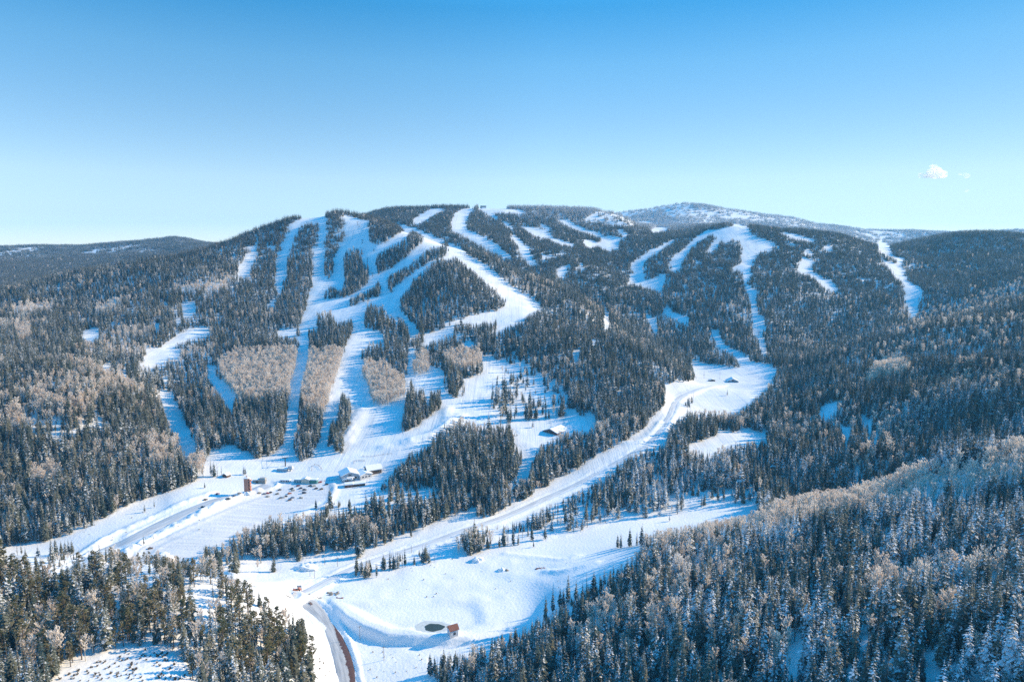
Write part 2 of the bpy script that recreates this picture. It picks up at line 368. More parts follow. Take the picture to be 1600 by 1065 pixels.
paint(A4, [(980, 60), (1000, 38), (1060, 38), (1082, 70), (1078, 145), (985, 148)], Q6, 4)
paint(A4, [(1172, 60), (1230, 20), (1330, -5), (1400, 10), (1418, 90), (1330, 130), (1200, 120)], Q6, 4)
paint(C4, [(1172, 215), (1178, 110), (1215, 105), (1230, 160), (1265, 160), (1305, 195), (1322, 240), (1280, 288), (1230, 285), (1190, 260)], Q6, 4)
paint(C4, [(905, 518), (918, 380), (945, 225), (965, 150), (1000, 225), (1045, 200), (1080, 320), (1090, 230), (1150, 205), (1158, 340), (1100, 405), (1040, 432), (990, 485)], Q6, 4)
# wood beside the lifts, down to the car park and the road
paint(FIR, [(310, 885), (318, 850), (345, 850), (385, 820), (420, 808), (480, 800), (520, 780), (590, 760), (610, 735), (640, 705), (670, 690), (690, 660), (720, 650), (745, 660), (790, 660), (815, 680), (822, 700), (810, 745), (775, 770),
            (740, 795), (715, 805), (690, 815), (640, 840), (600, 850), (555, 862), (500, 872), (440, 880), (435, 892), (400, 895), (340, 892)])
paint(SPARSE, [(1000, 990), (900, 1000), (640, 1020), (500, 1064), (400, 1064), (600, 900), (1100, 860), (1200, 940)], Q6, 4)
paint(SPARSE, [(560, 864), (500, 874), (440, 882), (435, 893), (340, 893), (310, 887), (320, 882), (420, 876), (520, 862), (640, 832), (700, 808), (720, 804), (640, 842)])
paint(SPARSE, [(770, 580), (800, 560), (830, 575), (870, 600), (900, 640), (930, 650), (850, 652), (800, 662), (772, 650), (760, 620)])
paint(SNOW, [(800, 690), (815, 672), (842, 662), (870, 652), (925, 650), (932, 662), (890, 676), (870, 688), (845, 694), (832, 720), (825, 742), (812, 745), (818, 700)])
paint(FIR, [(735, 808), (755, 780), (826, 742), (830, 720), (845, 690), (870, 676), (925, 664), (960, 640), (1040, 610), (1040, 622), (1035, 640), (1000, 675), (960, 700), (930, 715), (900, 735), (860, 755), (830, 775), (800, 790), (770, 808)])
paint(FIR, [(708, 868), (712, 835), (740, 820), (790, 818), (840, 795), (900, 765), (940, 745), (985, 705), (1040, 688), (1045, 665), (1060, 650), (1080, 640), (1105, 640), (1112, 655), (1120, 664), (1180, 700), (1180, 792), (1120, 797), (1060, 803), (985, 812), (920, 828), (850, 845), (780, 853), (745, 866)])
paint(SPARSE, [(740, 845), (850, 825), (900, 790), (960, 800), (1060, 770), (1180, 765), (1180, 792), (1120, 797), (1060, 803), (985, 812), (920, 828), (850, 845), (780, 853)])
paint(C4, [(1068, 630), (1070, 622), (1084, 612), (1087, 622), (1076, 640)])
# clump between the road and the pond
paint(C4, [(553, 900), (556, 868), (560, 862), (566, 872), (575, 868), (590, 880), (594, 898), (575, 904)])
paint(C4, [(594, 886), (598, 862), (606, 860), (625, 856), (634, 852), (640, 872), (615, 884)])
paint(C4, [(640, 880), (644, 868), (660, 852), (668, 848), (672, 862), (683, 868), (680, 880)])
# meadow edge singles and knoll clearing
paint(SNOW, [(80, 1065), (105, 1048), (140, 1036), (172, 1020), (200, 1014), (240, 1016), (272, 1020), (292, 1032), (302, 1065)])
paint(SPARSE, [(285, 915), (330, 920), (350, 950), (330, 985), (290, 960), (275, 930)])
# right hand slope: openings
for p in ([(300, 400), (350, 330), (440, 310), (500, 290), (430, 360), (420, 400), (450, 470), (520, 460), (510, 510), (460, 500), (400, 480), (330, 460)],
          [(540, 430), (560, 420), (650, 395), (650, 500), (620, 510), (600, 530), (600, 610), (560, 600), (550, 500)]):
    paint(SPARSE, p, Q8, 4)
for p in ([(660, 510), (680, 510), (680, 640), (660, 600)], [(620, 420), (650, 420), (648, 500), (622, 505)], [(460, 470), (520, 460), (510, 515), (470, 500)], [(350, 330), (440, 310), (430, 345), (370, 360)]):
    paint(SNOW, p, Q8, 4)
paint(SNOW, [(1100, 580), (1160, 560), (1280, 530), (1300, 490), (1380, 500), (1480, 480), (1560, 500), (1600, 490), (1600, 560), (1520, 570), (1400, 570), (1330, 600), (1240, 640), (1230, 610), (1140, 600), (1100, 600)], Q7, 4)
for p in ([(120, 880), (160, 850), (215, 805), (215, 880), (190, 945), (150, 965)], [(250, 395), (300, 385), (305, 440), (260, 485)], [(735, 990), (815, 990), (805, 1064), (735, 1064)], [(985, 925), (1065, 910), (1065, 985), (1000, 1045), (980, 1062)],
          [(545, 808), (640, 793), (600, 835), (570, 885)], [(1305, 955), (1345, 955), (1335, 1064), (1308, 1064)]):
    paint(SNOW, p, Q12, 4)
paint(SPARSE, [(1240, 640), (1290, 600), (1330, 585), (1400, 560), (1500, 550), (1600, 530), (1600, 562), (1520, 572), (1400, 572), (1330, 602)], Q7, 4)
# sunlit spur crest put in as half pale aspens; then the aspen belts
paint(LIT_CREST, [(1380, 522), (1450, 490), (1500, 474), (1550, 456), (1605, 436), (1605, 464), (1550, 484), (1500, 502), (1450, 516), (1405, 530)])
paint(ASPEN, [(1195, 815), (1250, 795), (1330, 782), (1420, 755), (1500, 735), (1600, 712), (1600, 775), (1500, 785), (1420, 800), (1330, 812), (1250, 832), (1180, 842), (1100, 842), (1090, 828), (1130, 812)])
paint(ASPEN, [(600, 200), (660, 110), (760, 60), (830, 50), (860, 120), (900, 140), (830, 190), (700, 190), (640, 230)], Q8, 4)
paint(ASPEN, [(640, 500), (700, 420), (780, 400), (880, 420), (950, 420), (1050, 420), (1200, 400), (1500, 420), (1500, 480), (1300, 500), (1100, 520), (900, 560), (780, 600), (560, 600)], Q12, 4)
paint(ASPEN, [(0, 880), (60, 850), (120, 860), (150, 960), (140, 1064), (0, 1064)], Q12, 4)
for p in ([(70, 740), (150, 720), (330, 700), (340, 760), (210, 780), (80, 780)], [(600, 730), (720, 680), (760, 700), (700, 770), (600, 790)], [(1080, 600), (1200, 580), (1260, 570), (1250, 630), (1100, 640)], [(1270, 620), (1320, 570), (1420, 570), (1420, 620), (1290, 660)], [(100, 870), (180, 850), (200, 930), (120, 950)]):
    paint(ASPEN, p, Q1, 4)
for p in ([(150, 300), (300, 310), (520, 360), (540, 400), (400, 390), (250, 360)], [(60, 400), (150, 400), (150, 480), (60, 470)], [(910, 570), (1040, 590), (1060, 700), (1000, 740), (950, 640)], [(190, 760), (320, 740), (420, 780), (330, 840), (200, 860)], [(1180, 700), (1280, 690), (1270, 790), (1170, 770)]):
    paint(ASPEN, p, Q5, 4)


def mask_at(u, v):
    iu = np.floor(u).astype(int); iv = np.floor(v).astype(int)
    ok = (iu >= 0) & (iu < 1600) & (iv >= 0) & (iv < 1065)
    m = MASK[np.clip(iv, 0, 1064), np.clip(iu, 0, 1599)].copy()
    m[~ok] = FIR
    m[(~ok) & (iv >= 1065) & (iu > 485) & (iu < 690)] = SNOW
    m[(~ok) & (iv >= 1065) & (iu > 75) & (iu < 310)] = SNOW
    return m
HAZE = 5.5e-5
# ---------------------------------------------------------------- shaping the valley floor
def box_mask(L, pad):
    x0, y0 = L[:, 0].min() - pad, L[:, 1].min() - pad
    x1, y1 = L[:, 0].max() + pad, L[:, 1].max() + pad
    ii, jj = np.nonzero((XG > x0) & (XG < x1) & (YG > y0) & (YG < y1))
    return ii, jj


POND_PX = [(533, 934), (560, 936), (625, 939), (700, 942), (732, 946), (752, 954), (760, 968), (757, 982), (728, 994), (700, 996), (650, 993), (612, 987), (580, 972), (560, 958), (546, 946), (536, 938)]
POND = np.array([ground(u, v) for u, v in POND_PX])
PZ = float(np.median(POND[:, 2]))
POND[:, :2] *= 1.0
ii, jj = box_mask(POND, 70)
X, Y = XG[ii, jj], YG[ii, jj]
d, _ = dist_line(X, Y, np.vstack([POND, POND[:1]]))
ins = inside(X, Y, POND)
d = np.where(ins, -d, d)
flat = sstep(55, 18, d)
z = ZG[ii, jj] * (1 - flat) + (PZ + 0.5) * flat
# the dam: a raised rim, a shallow basin within, a steep outer face towards the road
cx = POND[:, 0].mean(); cy = POND[:, 1].mean()
ang = np.arctan2(Y - cy, X - cx)
dam = sstep(0.3, -0.75, np.cos(ang - R(70)))         # strongest on the side of the road and the viewer
rim = 0.3 + 2.8 * dam
bed = -1.1
prof = np.where(d < -10, bed, np.where(d < 3, bed + (rim - bed) * sstep(-10, 2, d), np.where(d < 7, rim, rim - (rim + 2.6 * dam) * sstep(6.5, 10.5 + 5 * (1 - dam), d))))
wob = (vnoise(X, Y, 9, 31) - .5) * 0.5 * sstep(-8, -4, d)
z = z + prof * sstep(60, 40, d) * np.where(d > 13, sstep(62, 20, d), 1) + wob
ZG[ii, jj] = z
PACK = np.zeros(ZG.shape)                           # how trodden and ploughed the snow is


def pack(pts, amount, soft=3.0):
    L = np.array([ground(u, v) for u, v in pts])
    ii, jj = box_mask(L, 12)
    X, Y = XG[ii, jj], YG[ii, jj]
    ins = inside(X, Y, L)
    dd, _ = dist_line(X, Y, np.vstack([L, L[:1]]))
    PACK[ii, jj] = np.maximum(PACK[ii, jj], amount * np.where(ins, 1, sstep(soft, 0, dd)))


def bank(pts, h, w, lump=0.5, seed=1):
    """a ploughed ridge of snow along a line"""
    L = ground_line(pts)
    ii, jj = box_mask(L, w * 3)
    X, Y = XG[ii, jj], YG[ii, jj]
    dd, _ = dist_line(X, Y, L)
    n = vnoise(X, Y, 4.5, seed) * 0.7 + vnoise(X, Y, 2.3, seed + 9) * 0.5
    ZG[ii, jj] += h * np.exp(-(dd / w) ** 2) * (1 - lump + lump * 1.7 * n)


ROADS = []


def road(name, label, pts, w, lift, berm=1.1, two_sided=True, seed=3):
    L = ground_line(pts, 2.0)
    k = np.ones(9) / 9
    for c in range(3):
        q = np.concatenate([[L[0, c]] * 4, L[:, c], [L[-1, c]] * 4])
        L[:, c] = np.convolve(q, k, 'valid')
    ii, jj = box_mask(L, w * 2 + 12)
    X, Y = XG[ii, jj], YG[ii, jj]
    dd, bi = dist_line(X, Y, L)
    f = sstep(w * 0.5 + 7, w * 0.5 + 1.5, dd)
    ZG[ii, jj] = ZG[ii, jj] * (1 - f) + L[bi, 2] * f
    n = vnoise(X, Y, 5, seed) * 0.6 + vnoise(X, Y, 2.4, seed + 5) * 0.5
    ZG[ii, jj] += berm * np.exp(-((dd - w * 0.5 - 2.4) / 1.5) ** 2) * (0.45 + n)
    ROADS.append((name, label, L, w, lift))


road('car_park_road', None, [(95, 905), (125, 884), (160, 862), (205, 842), (255, 817), (300, 796), (340, 781), (380, 772), (420, 757)], 15, 0.30, berm=1.2)
road('asphalt_road', None, [(549, 1110), (543, 1062), (536, 1030), (524, 998), (508, 970), (490, 948), (470, 934), (452, 926)], 10.5, 0.22, berm=1.2)
road('valley_road', None, [(462, 932), (490, 918), (520, 902), (560, 884), (600, 870), (640, 858), (690, 841), (730, 826), (790, 806), (850, 779), (900, 757), (945, 732), (990, 707), (1022, 684), (1045, 650), (1060, 622), (1100, 605), (1130, 601)], 8.0, 0.22, berm=1.0)
road('access_road', None, [(462, 932), (430, 921), (395, 914), (350, 902), (300, 888), (262, 880), (225, 876), (195, 872)], 9.0, 0.26, berm=0.9)
# the tall lumpy bank between the road and the car park, and lesser ones
bank([(197, 872), (200, 862), (222, 850), (262, 829), (300, 811), (340, 792), (375, 775), (402, 766)], 3.0, 4.5, .75, 21)
bank([(110, 872), (150, 850), (205, 822), (250, 802), (295, 782), (330, 770)], 1.6, 4.0, .7, 22)
bank([(300, 882), (330, 868), (400, 838), (440, 818), (480, 800), (510, 788), (523, 765), (520, 757)], 1.6, 3.2, .5, 23)
bank([(232, 886), (214, 873), (219, 861), (243, 848), (300, 822), (370, 792), (420, 775)], .8, 1.8, .6, 29)
bank([(262, 884), (240, 868), (256, 852), (310, 830)], .5, 1.6, .5, 30)
bank([(600, 700), (640, 690), (690, 672), (700, 640)], 2.5, 9, .3, 24)
bank([(640, 690), (680, 678), (720, 650)], 3.0, 9, .3, 25)
bank([(790, 865), (840, 870), (880, 874), (905, 868)], 1.0, 3, .4, 26)
bank([(855, 894), (880, 893), (910, 886), (930, 880)], 1.6, 4, .3, 27)
bank([(540, 690), (553, 662), (566, 640)], 2.5, 9, .3, 28)
bank([(960, 690), (1000, 690), (1030, 660)], 1.5, 5, .3, 28)
for q, am in (
    ([(200, 872), (222, 856), (300, 818), (400, 770), (470, 752), (530, 756), (520, 770), (470, 795), (400, 828), (330, 860), (300, 878), (240, 884)], 1.0),
    ([(545, 690), (556, 640), (580, 640), (585, 690), (570, 705)], 0.45),
    ([(1085, 565), (1180, 580), (1200, 600), (1150, 640), (1060, 640), (1050, 610)], 0.25),
    ([(340, 745), (500, 735), (620, 700), (650, 700), (600, 750), (480, 756), (400, 766)], 0.35),
):
    pack(q, am)
# drifts in the open meadow and cross ribs on the groomed runs
UG, VG = project(XG, YG, ZG)
cls = mask_at(UG, VG)
openw = (cls == SNOW) & (YG < 800)
ZG += np.where(openw, (vnoise(XG, YG, 34, 41) - .5) * 1.0 + (vnoise(XG * .5 + YG * .2, YG, 11, 42) - .5) * 0.35, 0) * np.where(PACK > .5, .06, 1)
ZG += np.where(cls == SNOW, (vnoise(XG, YG, 8.5, 44) - .5) * (.10 + .30 * sstep(620, 760, YG)) + (vnoise(XG, YG, 14, 45) - .5) * .45 * sstep(620, 760, YG), 0) * np.where(PACK > .5, .03, 1)
ZG += np.where(cls != SNOW, (vnoise(XG, YG, 7, 43) - .5) * 0.7, 0)


# the ice round the hole lies level
HOLE = ground(678.5, 979.5)
HOLE[2] = PZ - .58
dd = np.hypot(XG - HOLE[0] + .8, (YG - HOLE[1]) * 1.25)
f = sstep(15.5, 12.5, dd)
ZG = ZG * (1 - f) + HOLE[2] * f
GROOM = np.where((cls == SNOW) & (YG > 690), 1.0, 0.0)


# ---------------------------------------------------------------- materials
def nodes(m):
    m.use_nodes = True
    return m.node_tree.nodes, m.node_tree.links, m.node_tree.nodes['Principled BSDF']


def mat(name, col, rough=.8, metal=0.0, noise=0.0, scale=3.0, spec=0.3):
    m = bpy.data.materials.new(name)
    N, L, b = nodes(m)
    b.inputs['Base Color'].default_value = (*col, 1)
    b.inputs['Roughness'].default_value = rough
    b.inputs['Metallic'].default_value = metal
    b.inputs['Specular IOR Level'].default_value = spec
    if noise > 0:
        t = N.new('ShaderNodeTexCoord'); n = N.new('ShaderNodeTexNoise'); n.inputs['Scale'].default_value = scale; n.inputs['Detail'].default_value = 5
        r = N.new('ShaderNodeValToRGB')
        r.color_ramp.elements[0].color = (*[c * (1 - noise) for c in col], 1)
        r.color_ramp.elements[1].color = (*[min(1, c * (1 + noise)) for c in col], 1)
        r.color_ramp.elements[0].position = .3; r.color_ramp.elements[1].position = .7
        L.new(t.outputs['Object'], n.inputs['Vector']); L.new(n.outputs['Fac'], r.inputs['Fac']); L.new(r.outputs['Color'], b.inputs['Base Color'])
    return m


SNOW_COL = (0.86, 0.88, 0.90)


def snow_material():
    m = bpy.data.materials.new('snow')
    N, L, b = nodes(m)
    b.inputs['Roughness'].default_value = .75
    b.inputs['Specular IOR Level'].default_value = .25
    geo = N.new('ShaderNodeNewGeometry')
    at = N.new('ShaderNodeAttribute'); at.attribute_name = 'packed'
    n1 = N.new('ShaderNodeTexNoise'); n1.inputs['Scale'].default_value = .035; n1.inputs['Detail'].default_value = 6
    n2 = N.new('ShaderNodeTexNoise'); n2.inputs['Scale'].default_value = .5; n2.inputs['Detail'].default_value = 4
    L.new(geo.outputs['Position'], n1.inputs['Vector']); L.new(geo.outputs['Position'], n2.inputs['Vector'])
    r1 = N.new('ShaderNodeValToRGB')
    r1.color_ramp.elements[0].position = .3; r1.color_ramp.elements[0].color = (0.78, 0.80, 0.83, 1)
    r1.color_ramp.elements[1].position = .65; r1.color_ramp.elements[1].color = (0.885, 0.89, 0.895, 1)
    L.new(n1.outputs['Fac'], r1.inputs['Fac'])
    # ploughed snow: streaked and greyer
    mp = N.new('ShaderNodeMapping'); _a, _b = ground(200, 868), ground(520, 757)
    mp.inputs['Rotation'].default_value = (0, 0, -math.atan2(_b[1] - _a[1], _b[0] - _a[0])); mp.inputs['Scale'].default_value = (.03, .35, .1)
    L.new(geo.outputs['Position'], mp.inputs['Vector'])
    n3 = N.new('ShaderNodeTexNoise'); n3.inputs['Scale'].default_value = 1.0; n3.inputs['Detail'].default_value = 5
    L.new(mp.outputs['Vector'], n3.inputs['Vector'])
    r3 = N.new('ShaderNodeValToRGB')
    r3.color_ramp.elements[0].position = .3; r3.color_ramp.elements[0].color = (0.60, 0.62, 0.65, 1)
    r3.color_ramp.elements[1].position = .72; r3.color_ramp.elements[1].color = (0.77, 0.78, 0.80, 1)
    L.new(n3.outputs['Fac'], r3.inputs['Fac'])
    mp5 = N.new('ShaderNodeMapping'); mp5.inputs['Rotation'].default_value = (0, 0, R(8)); mp5.inputs['Scale'].default_value = (.22, .008, .008)
    n5 = N.new('ShaderNodeTexNoise'); n5.inputs['Scale'].default_value = 1.0; n5.inputs['Detail'].default_value = 6; n5.inputs['Roughness'].default_value = .65
    L.new(geo.outputs['Position'], mp5.inputs['Vector']); L.new(mp5.outputs['Vector'], n5.inputs['Vector'])
    r5 = N.new('ShaderNodeMapRange'); r5.inputs['From Min'].default_value = .52; r5.inputs['From Max'].default_value = .66; r5.inputs['To Min'].default_value = 1.0; r5.inputs['To Max'].default_value = .84
    L.new(n5.outputs['Fac'], r5.inputs['Value'])
    g5 = N.new('ShaderNodeAttribute'); g5.attribute_name = 'groomed'
    l5 = N.new('ShaderNodeMix'); l5.data_type = 'FLOAT'; l5.inputs[2].default_value = 1.0; L.new(g5.outputs['Fac'], l5.inputs[0]); L.new(r5.outputs[0], l5.inputs[3])
    s5 = N.new('ShaderNodeVectorMath'); s5.operation = 'SCALE'; L.new(r1.outputs['Color'], s5.inputs[0]); L.new(l5.outputs[0], s5.inputs['Scale'])
    mx = N.new('ShaderNodeMix'); mx.data_type = 'RGBA'
    L.new(at.outputs['Fac'], mx.inputs['Factor']); L.new(s5.outputs[0], mx.inputs[6]); L.new(r3.outputs['Color'], mx.inputs[7])
    L.new(mx.outputs[2], b.inputs['Base Color'])
    # groomer and ski lines running down the fall line
    mp4 = N.new('ShaderNodeMapping'); mp4.inputs['Rotation'].default_value = (0, 0, R(8)); mp4.inputs['Scale'].default_value = (.45, .012, .012)
    n4 = N.new('ShaderNodeTexNoise'); n4.inputs['Scale'].default_value = 1.0; n4.inputs['Detail'].default_value = 4
    L.new(geo.outputs['Position'], mp4.inputs['Vector']); L.new(mp4.outputs['Vector'], n4.inputs['Vector'])
    ag = N.new('ShaderNodeAttribute'); ag.attribute_name = 'groomed'; gq = N.new('ShaderNodeMath'); gq.operation = 'MULTIPLY'; gq.inputs[1].default_value = .9; L.new(ag.outputs['Fac'], gq.inputs[0])
    ad = N.new('ShaderNodeMath'); ad.operation = 'MULTIPLY_ADD'; L.new(gq.outputs[0], ad.inputs[1]); L.new(n4.outputs['Fac'], ad.inputs[0]); L.new(n2.outputs['Fac'], ad.inputs[2])
    bp = N.new('ShaderNodeBump'); bp.inputs['Strength'].default_value = .55; bp.inputs['Distance'].default_value = .6
    L.new(ad.outputs[0], bp.inputs['Height']); L.new(bp.outputs['Normal'], b.inputs['Normal'])
    return m


M_SNOW = snow_material()
M_SNOWCAP = mat('snow_cap', (.87, .885, .90), .8, noise=.04, scale=.6, spec=.2)


def mesh_np(name, V, F, mats, parent=None, smooth=False, mi=None, loc=None):
    me = bpy.data.meshes.new(name)
    V = np.ascontiguousarray(V, np.float32); F = np.ascontiguousarray(F, np.int32)
    nf, k = F.shape
    me.vertices.add(len(V)); me.vertices.foreach_set('co', V.ravel())
    me.loops.add(nf * k); me.loops.foreach_set('vertex_index', F.ravel())
    me.polygons.add(nf); me.polygons.foreach_set('loop_start', np.arange(0, nf * k, k, dtype=np.int32))
    me.polygons.foreach_set('loop_total', np.full(nf, k, np.int32))
    if smooth:
        me.polygons.foreach_set('use_smooth', np.ones(nf, bool))
    for m in mats:
        me.materials.append(m)
    if mi is not None:
        me.polygons.foreach_set('material_index', np.ascontiguousarray(mi, np.int32))
    me.update(calc_edges=True)
    o = bpy.data.objects.new(name, me)
    COL.objects.link(o)
    if parent is not None:
        o.parent = parent
    if loc is not None:
        o.location = loc
    return o


def grid_faces(n, m):
    i = np.arange(n - 1)[:, None] * m + np.arange(m - 1)[None, :]
    i = i.ravel()
    return np.stack([i, i + m, i + m + 1, i + 1], 1)


V = np.stack([XG, YG, ZG], -1).reshape(-1, 3)
g = mesh_np('snow_ground', V, grid_faces(*ZG.shape), [M_SNOW], smooth=True)
g['kind'] = 'structure'
at = g.data.attributes.new('packed', 'FLOAT', 'POINT')
at.data.foreach_set('value', PACK.astype(np.float32).ravel())
at = g.data.attributes.new('groomed', 'FLOAT', 'POINT')
at.data.foreach_set('value', GROOM.astype(np.float32).ravel())


# ---------------------------------------------------------------- roads
def road_material(name, snowy, seed, red=False):
    m = bpy.data.materials.new(name)
    N, L, b = nodes(m)
    b.inputs['Roughness'].default_value = .7
    uv = N.new('ShaderNodeUVMap')
    sx = N.new('ShaderNodeSeparateXYZ'); L.new(uv.outputs['UV'], sx.inputs['Vector'])
    mp = N.new('ShaderNodeMapping'); mp.inputs['Scale'].default_value = (9, .06, 1); mp.inputs['Location'].default_value = (seed, 0, 0)
    L.new(uv.outputs['UV'], mp.inputs['Vector'])
    n = N.new('ShaderNodeTexNoise'); n.inputs['Scale'].default_value = 1.0; n.inputs['Detail'].default_value = 6
    L.new(mp.outputs['Vector'], n.inputs['Vector'])
    r = N.new('ShaderNodeValToRGB')
    r.color_ramp.elements[0].position = .33; r.color_ramp.elements[0].color = (snowy * .62, snowy * .65, snowy * .70, 1)
    r.color_ramp.elements[1].position = .62; r.color_ramp.elements[1].color = (snowy, snowy * 1.01, snowy * 1.03, 1)
    L.new(n.outputs['Fac'], r.inputs['Fac'])
    out = r.outputs['Color']
    if red:
        # bare red cinder on the outer half of the bend, ragged towards the packed snow
        n2 = N.new('ShaderNodeTexNoise'); n2.inputs['Scale'].default_value = 1.0; n2.inputs['Detail'].default_value = 7; n2.inputs['Roughness'].default_value = .65
        mp2 = N.new('ShaderNodeMapping'); mp2.inputs['Scale'].default_value = (3, .22, 1); L.new(uv.outputs['UV'], mp2.inputs['Vector']); L.new(mp2.outputs['Vector'], n2.inputs['Vector'])
        a = N.new('ShaderNodeMath'); a.operation = 'MULTIPLY_ADD'; a.inputs[1].default_value = .55; L.new(n2.outputs['Fac'], a.inputs[0]); L.new(sx.outputs['X'], a.inputs[2])
        # fades out up the road (v = metres from the near end)
        q = N.new('ShaderNodeMapRange'); q.inputs['From Min'].default_value = 70; q.inputs['From Max'].default_value = 105; q.inputs['To Min'].default_value = 0; q.inputs['To Max'].default_value = .55
        L.new(sx.outputs['Y'], q.inputs['Value'])
        s = N.new('ShaderNodeMath'); s.operation = 'SUBTRACT'; L.new(a.outputs[0], s.inputs[0]); L.new(q.outputs[0], s.inputs[1])
        rr = N.new('ShaderNodeValToRGB'); rr.color_ramp.elements[0].position = .86; rr.color_ramp.elements[0].color = (0, 0, 0, 1); rr.color_ramp.elements[1].position = .92; rr.color_ramp.elements[1].color = (1, 1, 1, 1)
        L.new(s.outputs[0], rr.inputs['Fac'])
        mx = N.new('ShaderNodeMix'); mx.data_type = 'RGBA'
        L.new(rr.outputs['Color'], mx.inputs['Factor']); L.new(out, mx.inputs[6])
        n3 = N.new('ShaderNodeValToRGB'); n3.color_ramp.elements[0].color = (.055, .028, .026, 1); n3.color_ramp.elements[1].color = (.15, .075, .062, 1)
        L.new(n2.outputs['Fac'], n3.inputs['Fac']); L.new(n3.outputs['Color'], mx.inputs[7])
        out = mx.outputs[2]
    L.new(out, b.inputs['Base Color'])
    return m


for name, label, L, w, lift in ROADS:
    m = road_material(name + '_surface', {'asphalt_road': .55, 'valley_road': .80, 'car_park_road': .66, 'access_road': .74}[name], len(name), name == 'asphalt_road')
    T = np.gradient(L[:, :2], axis=0); T /= np.linalg.norm(T, axis=1)[:, None] + 1e-9
    Nn = np.stack([T[:, 1], -T[:, 0]], 1)
    K = 7
    s = np.linspace(-.5, .5, K)
    V = np.zeros((len(L), K, 3))
    V[:, :, :2] = L[:, None, :2] + Nn[:, None, :] * (s * w)[None, :, None]
    V[:, :, 2] = L[:, None, 2] + lift + (0.06 * (1 - (2 * np.abs(s)) ** 2))[None, :]
    V[:, [0, -1], 2] -= lift + 0.25
    o = mesh_np(name, V.reshape(-1, 3), grid_faces(len(L), K), [m], smooth=True)
    o['kind'] = 'structure'
    uvl = o.data.uv_layers.new(name='UVMap')
    arc = np.concatenate([[0], np.cumsum(np.linalg.norm(np.diff(L[:, :2], axis=0), axis=1))])
    UV = np.zeros((len(L), K, 2)); UV[:, :, 0] = s + .5; UV[:, :, 1] = arc[:, None]
    li = np.zeros(len(o.data.loops), np.int32); o.data.loops.foreach_get('vertex_index', li)
    uvl.data.foreach_set('uv', UV.reshape(-1, 2)[li].astype(np.float32).ravel())

# ---------------------------------------------------------------- light and air
SUN_EL, SUN_AZ = R(24.5), R(17.0)          # azimuth from +x towards +y
sd = Vector((math.cos(SUN_EL) * math.cos(SUN_AZ), math.cos(SUN_EL) * math.sin(SUN_AZ), math.sin(SUN_EL)))
sl = bpy.data.lights.new('sun', 'SUN')
sl.energy = 4.1; sl.angle = R(0.5); sl.color = (1.0, .78, .50)
so = bpy.data.objects.new('sun', sl); COL.objects.link(so)
so.rotation_euler = sd.to_track_quat('Z', 'Y').to_euler()
so.location = (0, 0, 800)

w = bpy.data.worlds.new('World'); scene.world = w; w.use_nodes = True
N, L = w.node_tree.nodes, w.node_tree.links
bg = N['Background']
sky = N.new('ShaderNodeTexSky'); sky.sky_type = 'NISHITA'; sky.sun_disc = False
sky.sun_elevation = SUN_EL
sky.sun_rotation = math.pi / 2 - SUN_AZ
sky.altitude = 2800; sky.air_density = 1.0; sky.dust_density = .6; sky.ozone_density = 3.0
tcw = N.new('ShaderNodeTexCoord'); sxw = N.new('ShaderNodeSeparateXYZ'); L.new(tcw.outputs['Generated'], sxw.inputs['Vector'])
rw = N.new('ShaderNodeValToRGB')
SKY_TINT = [(0.0, (0.824, 0.764, 0.744)), (0.04, (0.744, 0.683, 0.663)), (0.092, (0.884, 0.794, 0.673)), (0.17, (0.695, 0.795, 0.722)), (0.243, (0.512, 0.822, 0.795)), (0.31, (0.21, 0.731, 0.822)), (0.5, (0.04, 1.5, 1.8)), (1.0, (0.03, 1.8, 2.05))]
e = rw.color_ramp.elements
while len(e) < len(SKY_TINT):
    e.new(.5)
for q, (p, c) in zip(e, SKY_TINT):
    q.position = p; q.color = (c[0] / 2.5, c[1] / 2.5, c[2] / 2.5, 1)
L.new(sxw.outputs['Z'], rw.inputs['Fac'])
tint = N.new('ShaderNodeVectorMath'); tint.operation = 'MULTIPLY'
L.new(sky.outputs['Color'], tint.inputs[0]); L.new(rw.outputs['Color'], tint.inputs[1])
tw = N.new('ShaderNodeVectorMath'); tw.operation = 'SCALE'; mrx = N.new('ShaderNodeMapRange'); mrx.inputs['From Min'].default_value = .05; mrx.inputs['From Max'].default_value = .75; mrx.inputs['To Min'].default_value = 2.5; mrx.inputs['To Max'].default_value = 1.55
L.new(sxw.outputs['X'], mrx.inputs['Value']); L.new(mrx.outputs[0], tw.inputs['Scale'])
L.new(tint.outputs[0], tw.inputs[0]); L.new(tw.outputs[0], bg.inputs['Color'])
bg.inputs['Strength'].default_value = .15
scene.view_settings.view_transform = 'Standard'
scene.view_settings.look = 'None'
scene.view_settings.exposure = 0.82
scene.view_settings.gamma = 1.0
scene.cycles.max_bounces = 8
scene.cycles.diffuse_bounces = 3
scene.cycles.volume_bounces = 4
scene.cycles.use_denoising = False
scene.cycles.denoiser = "OPENIMAGEDENOISE"

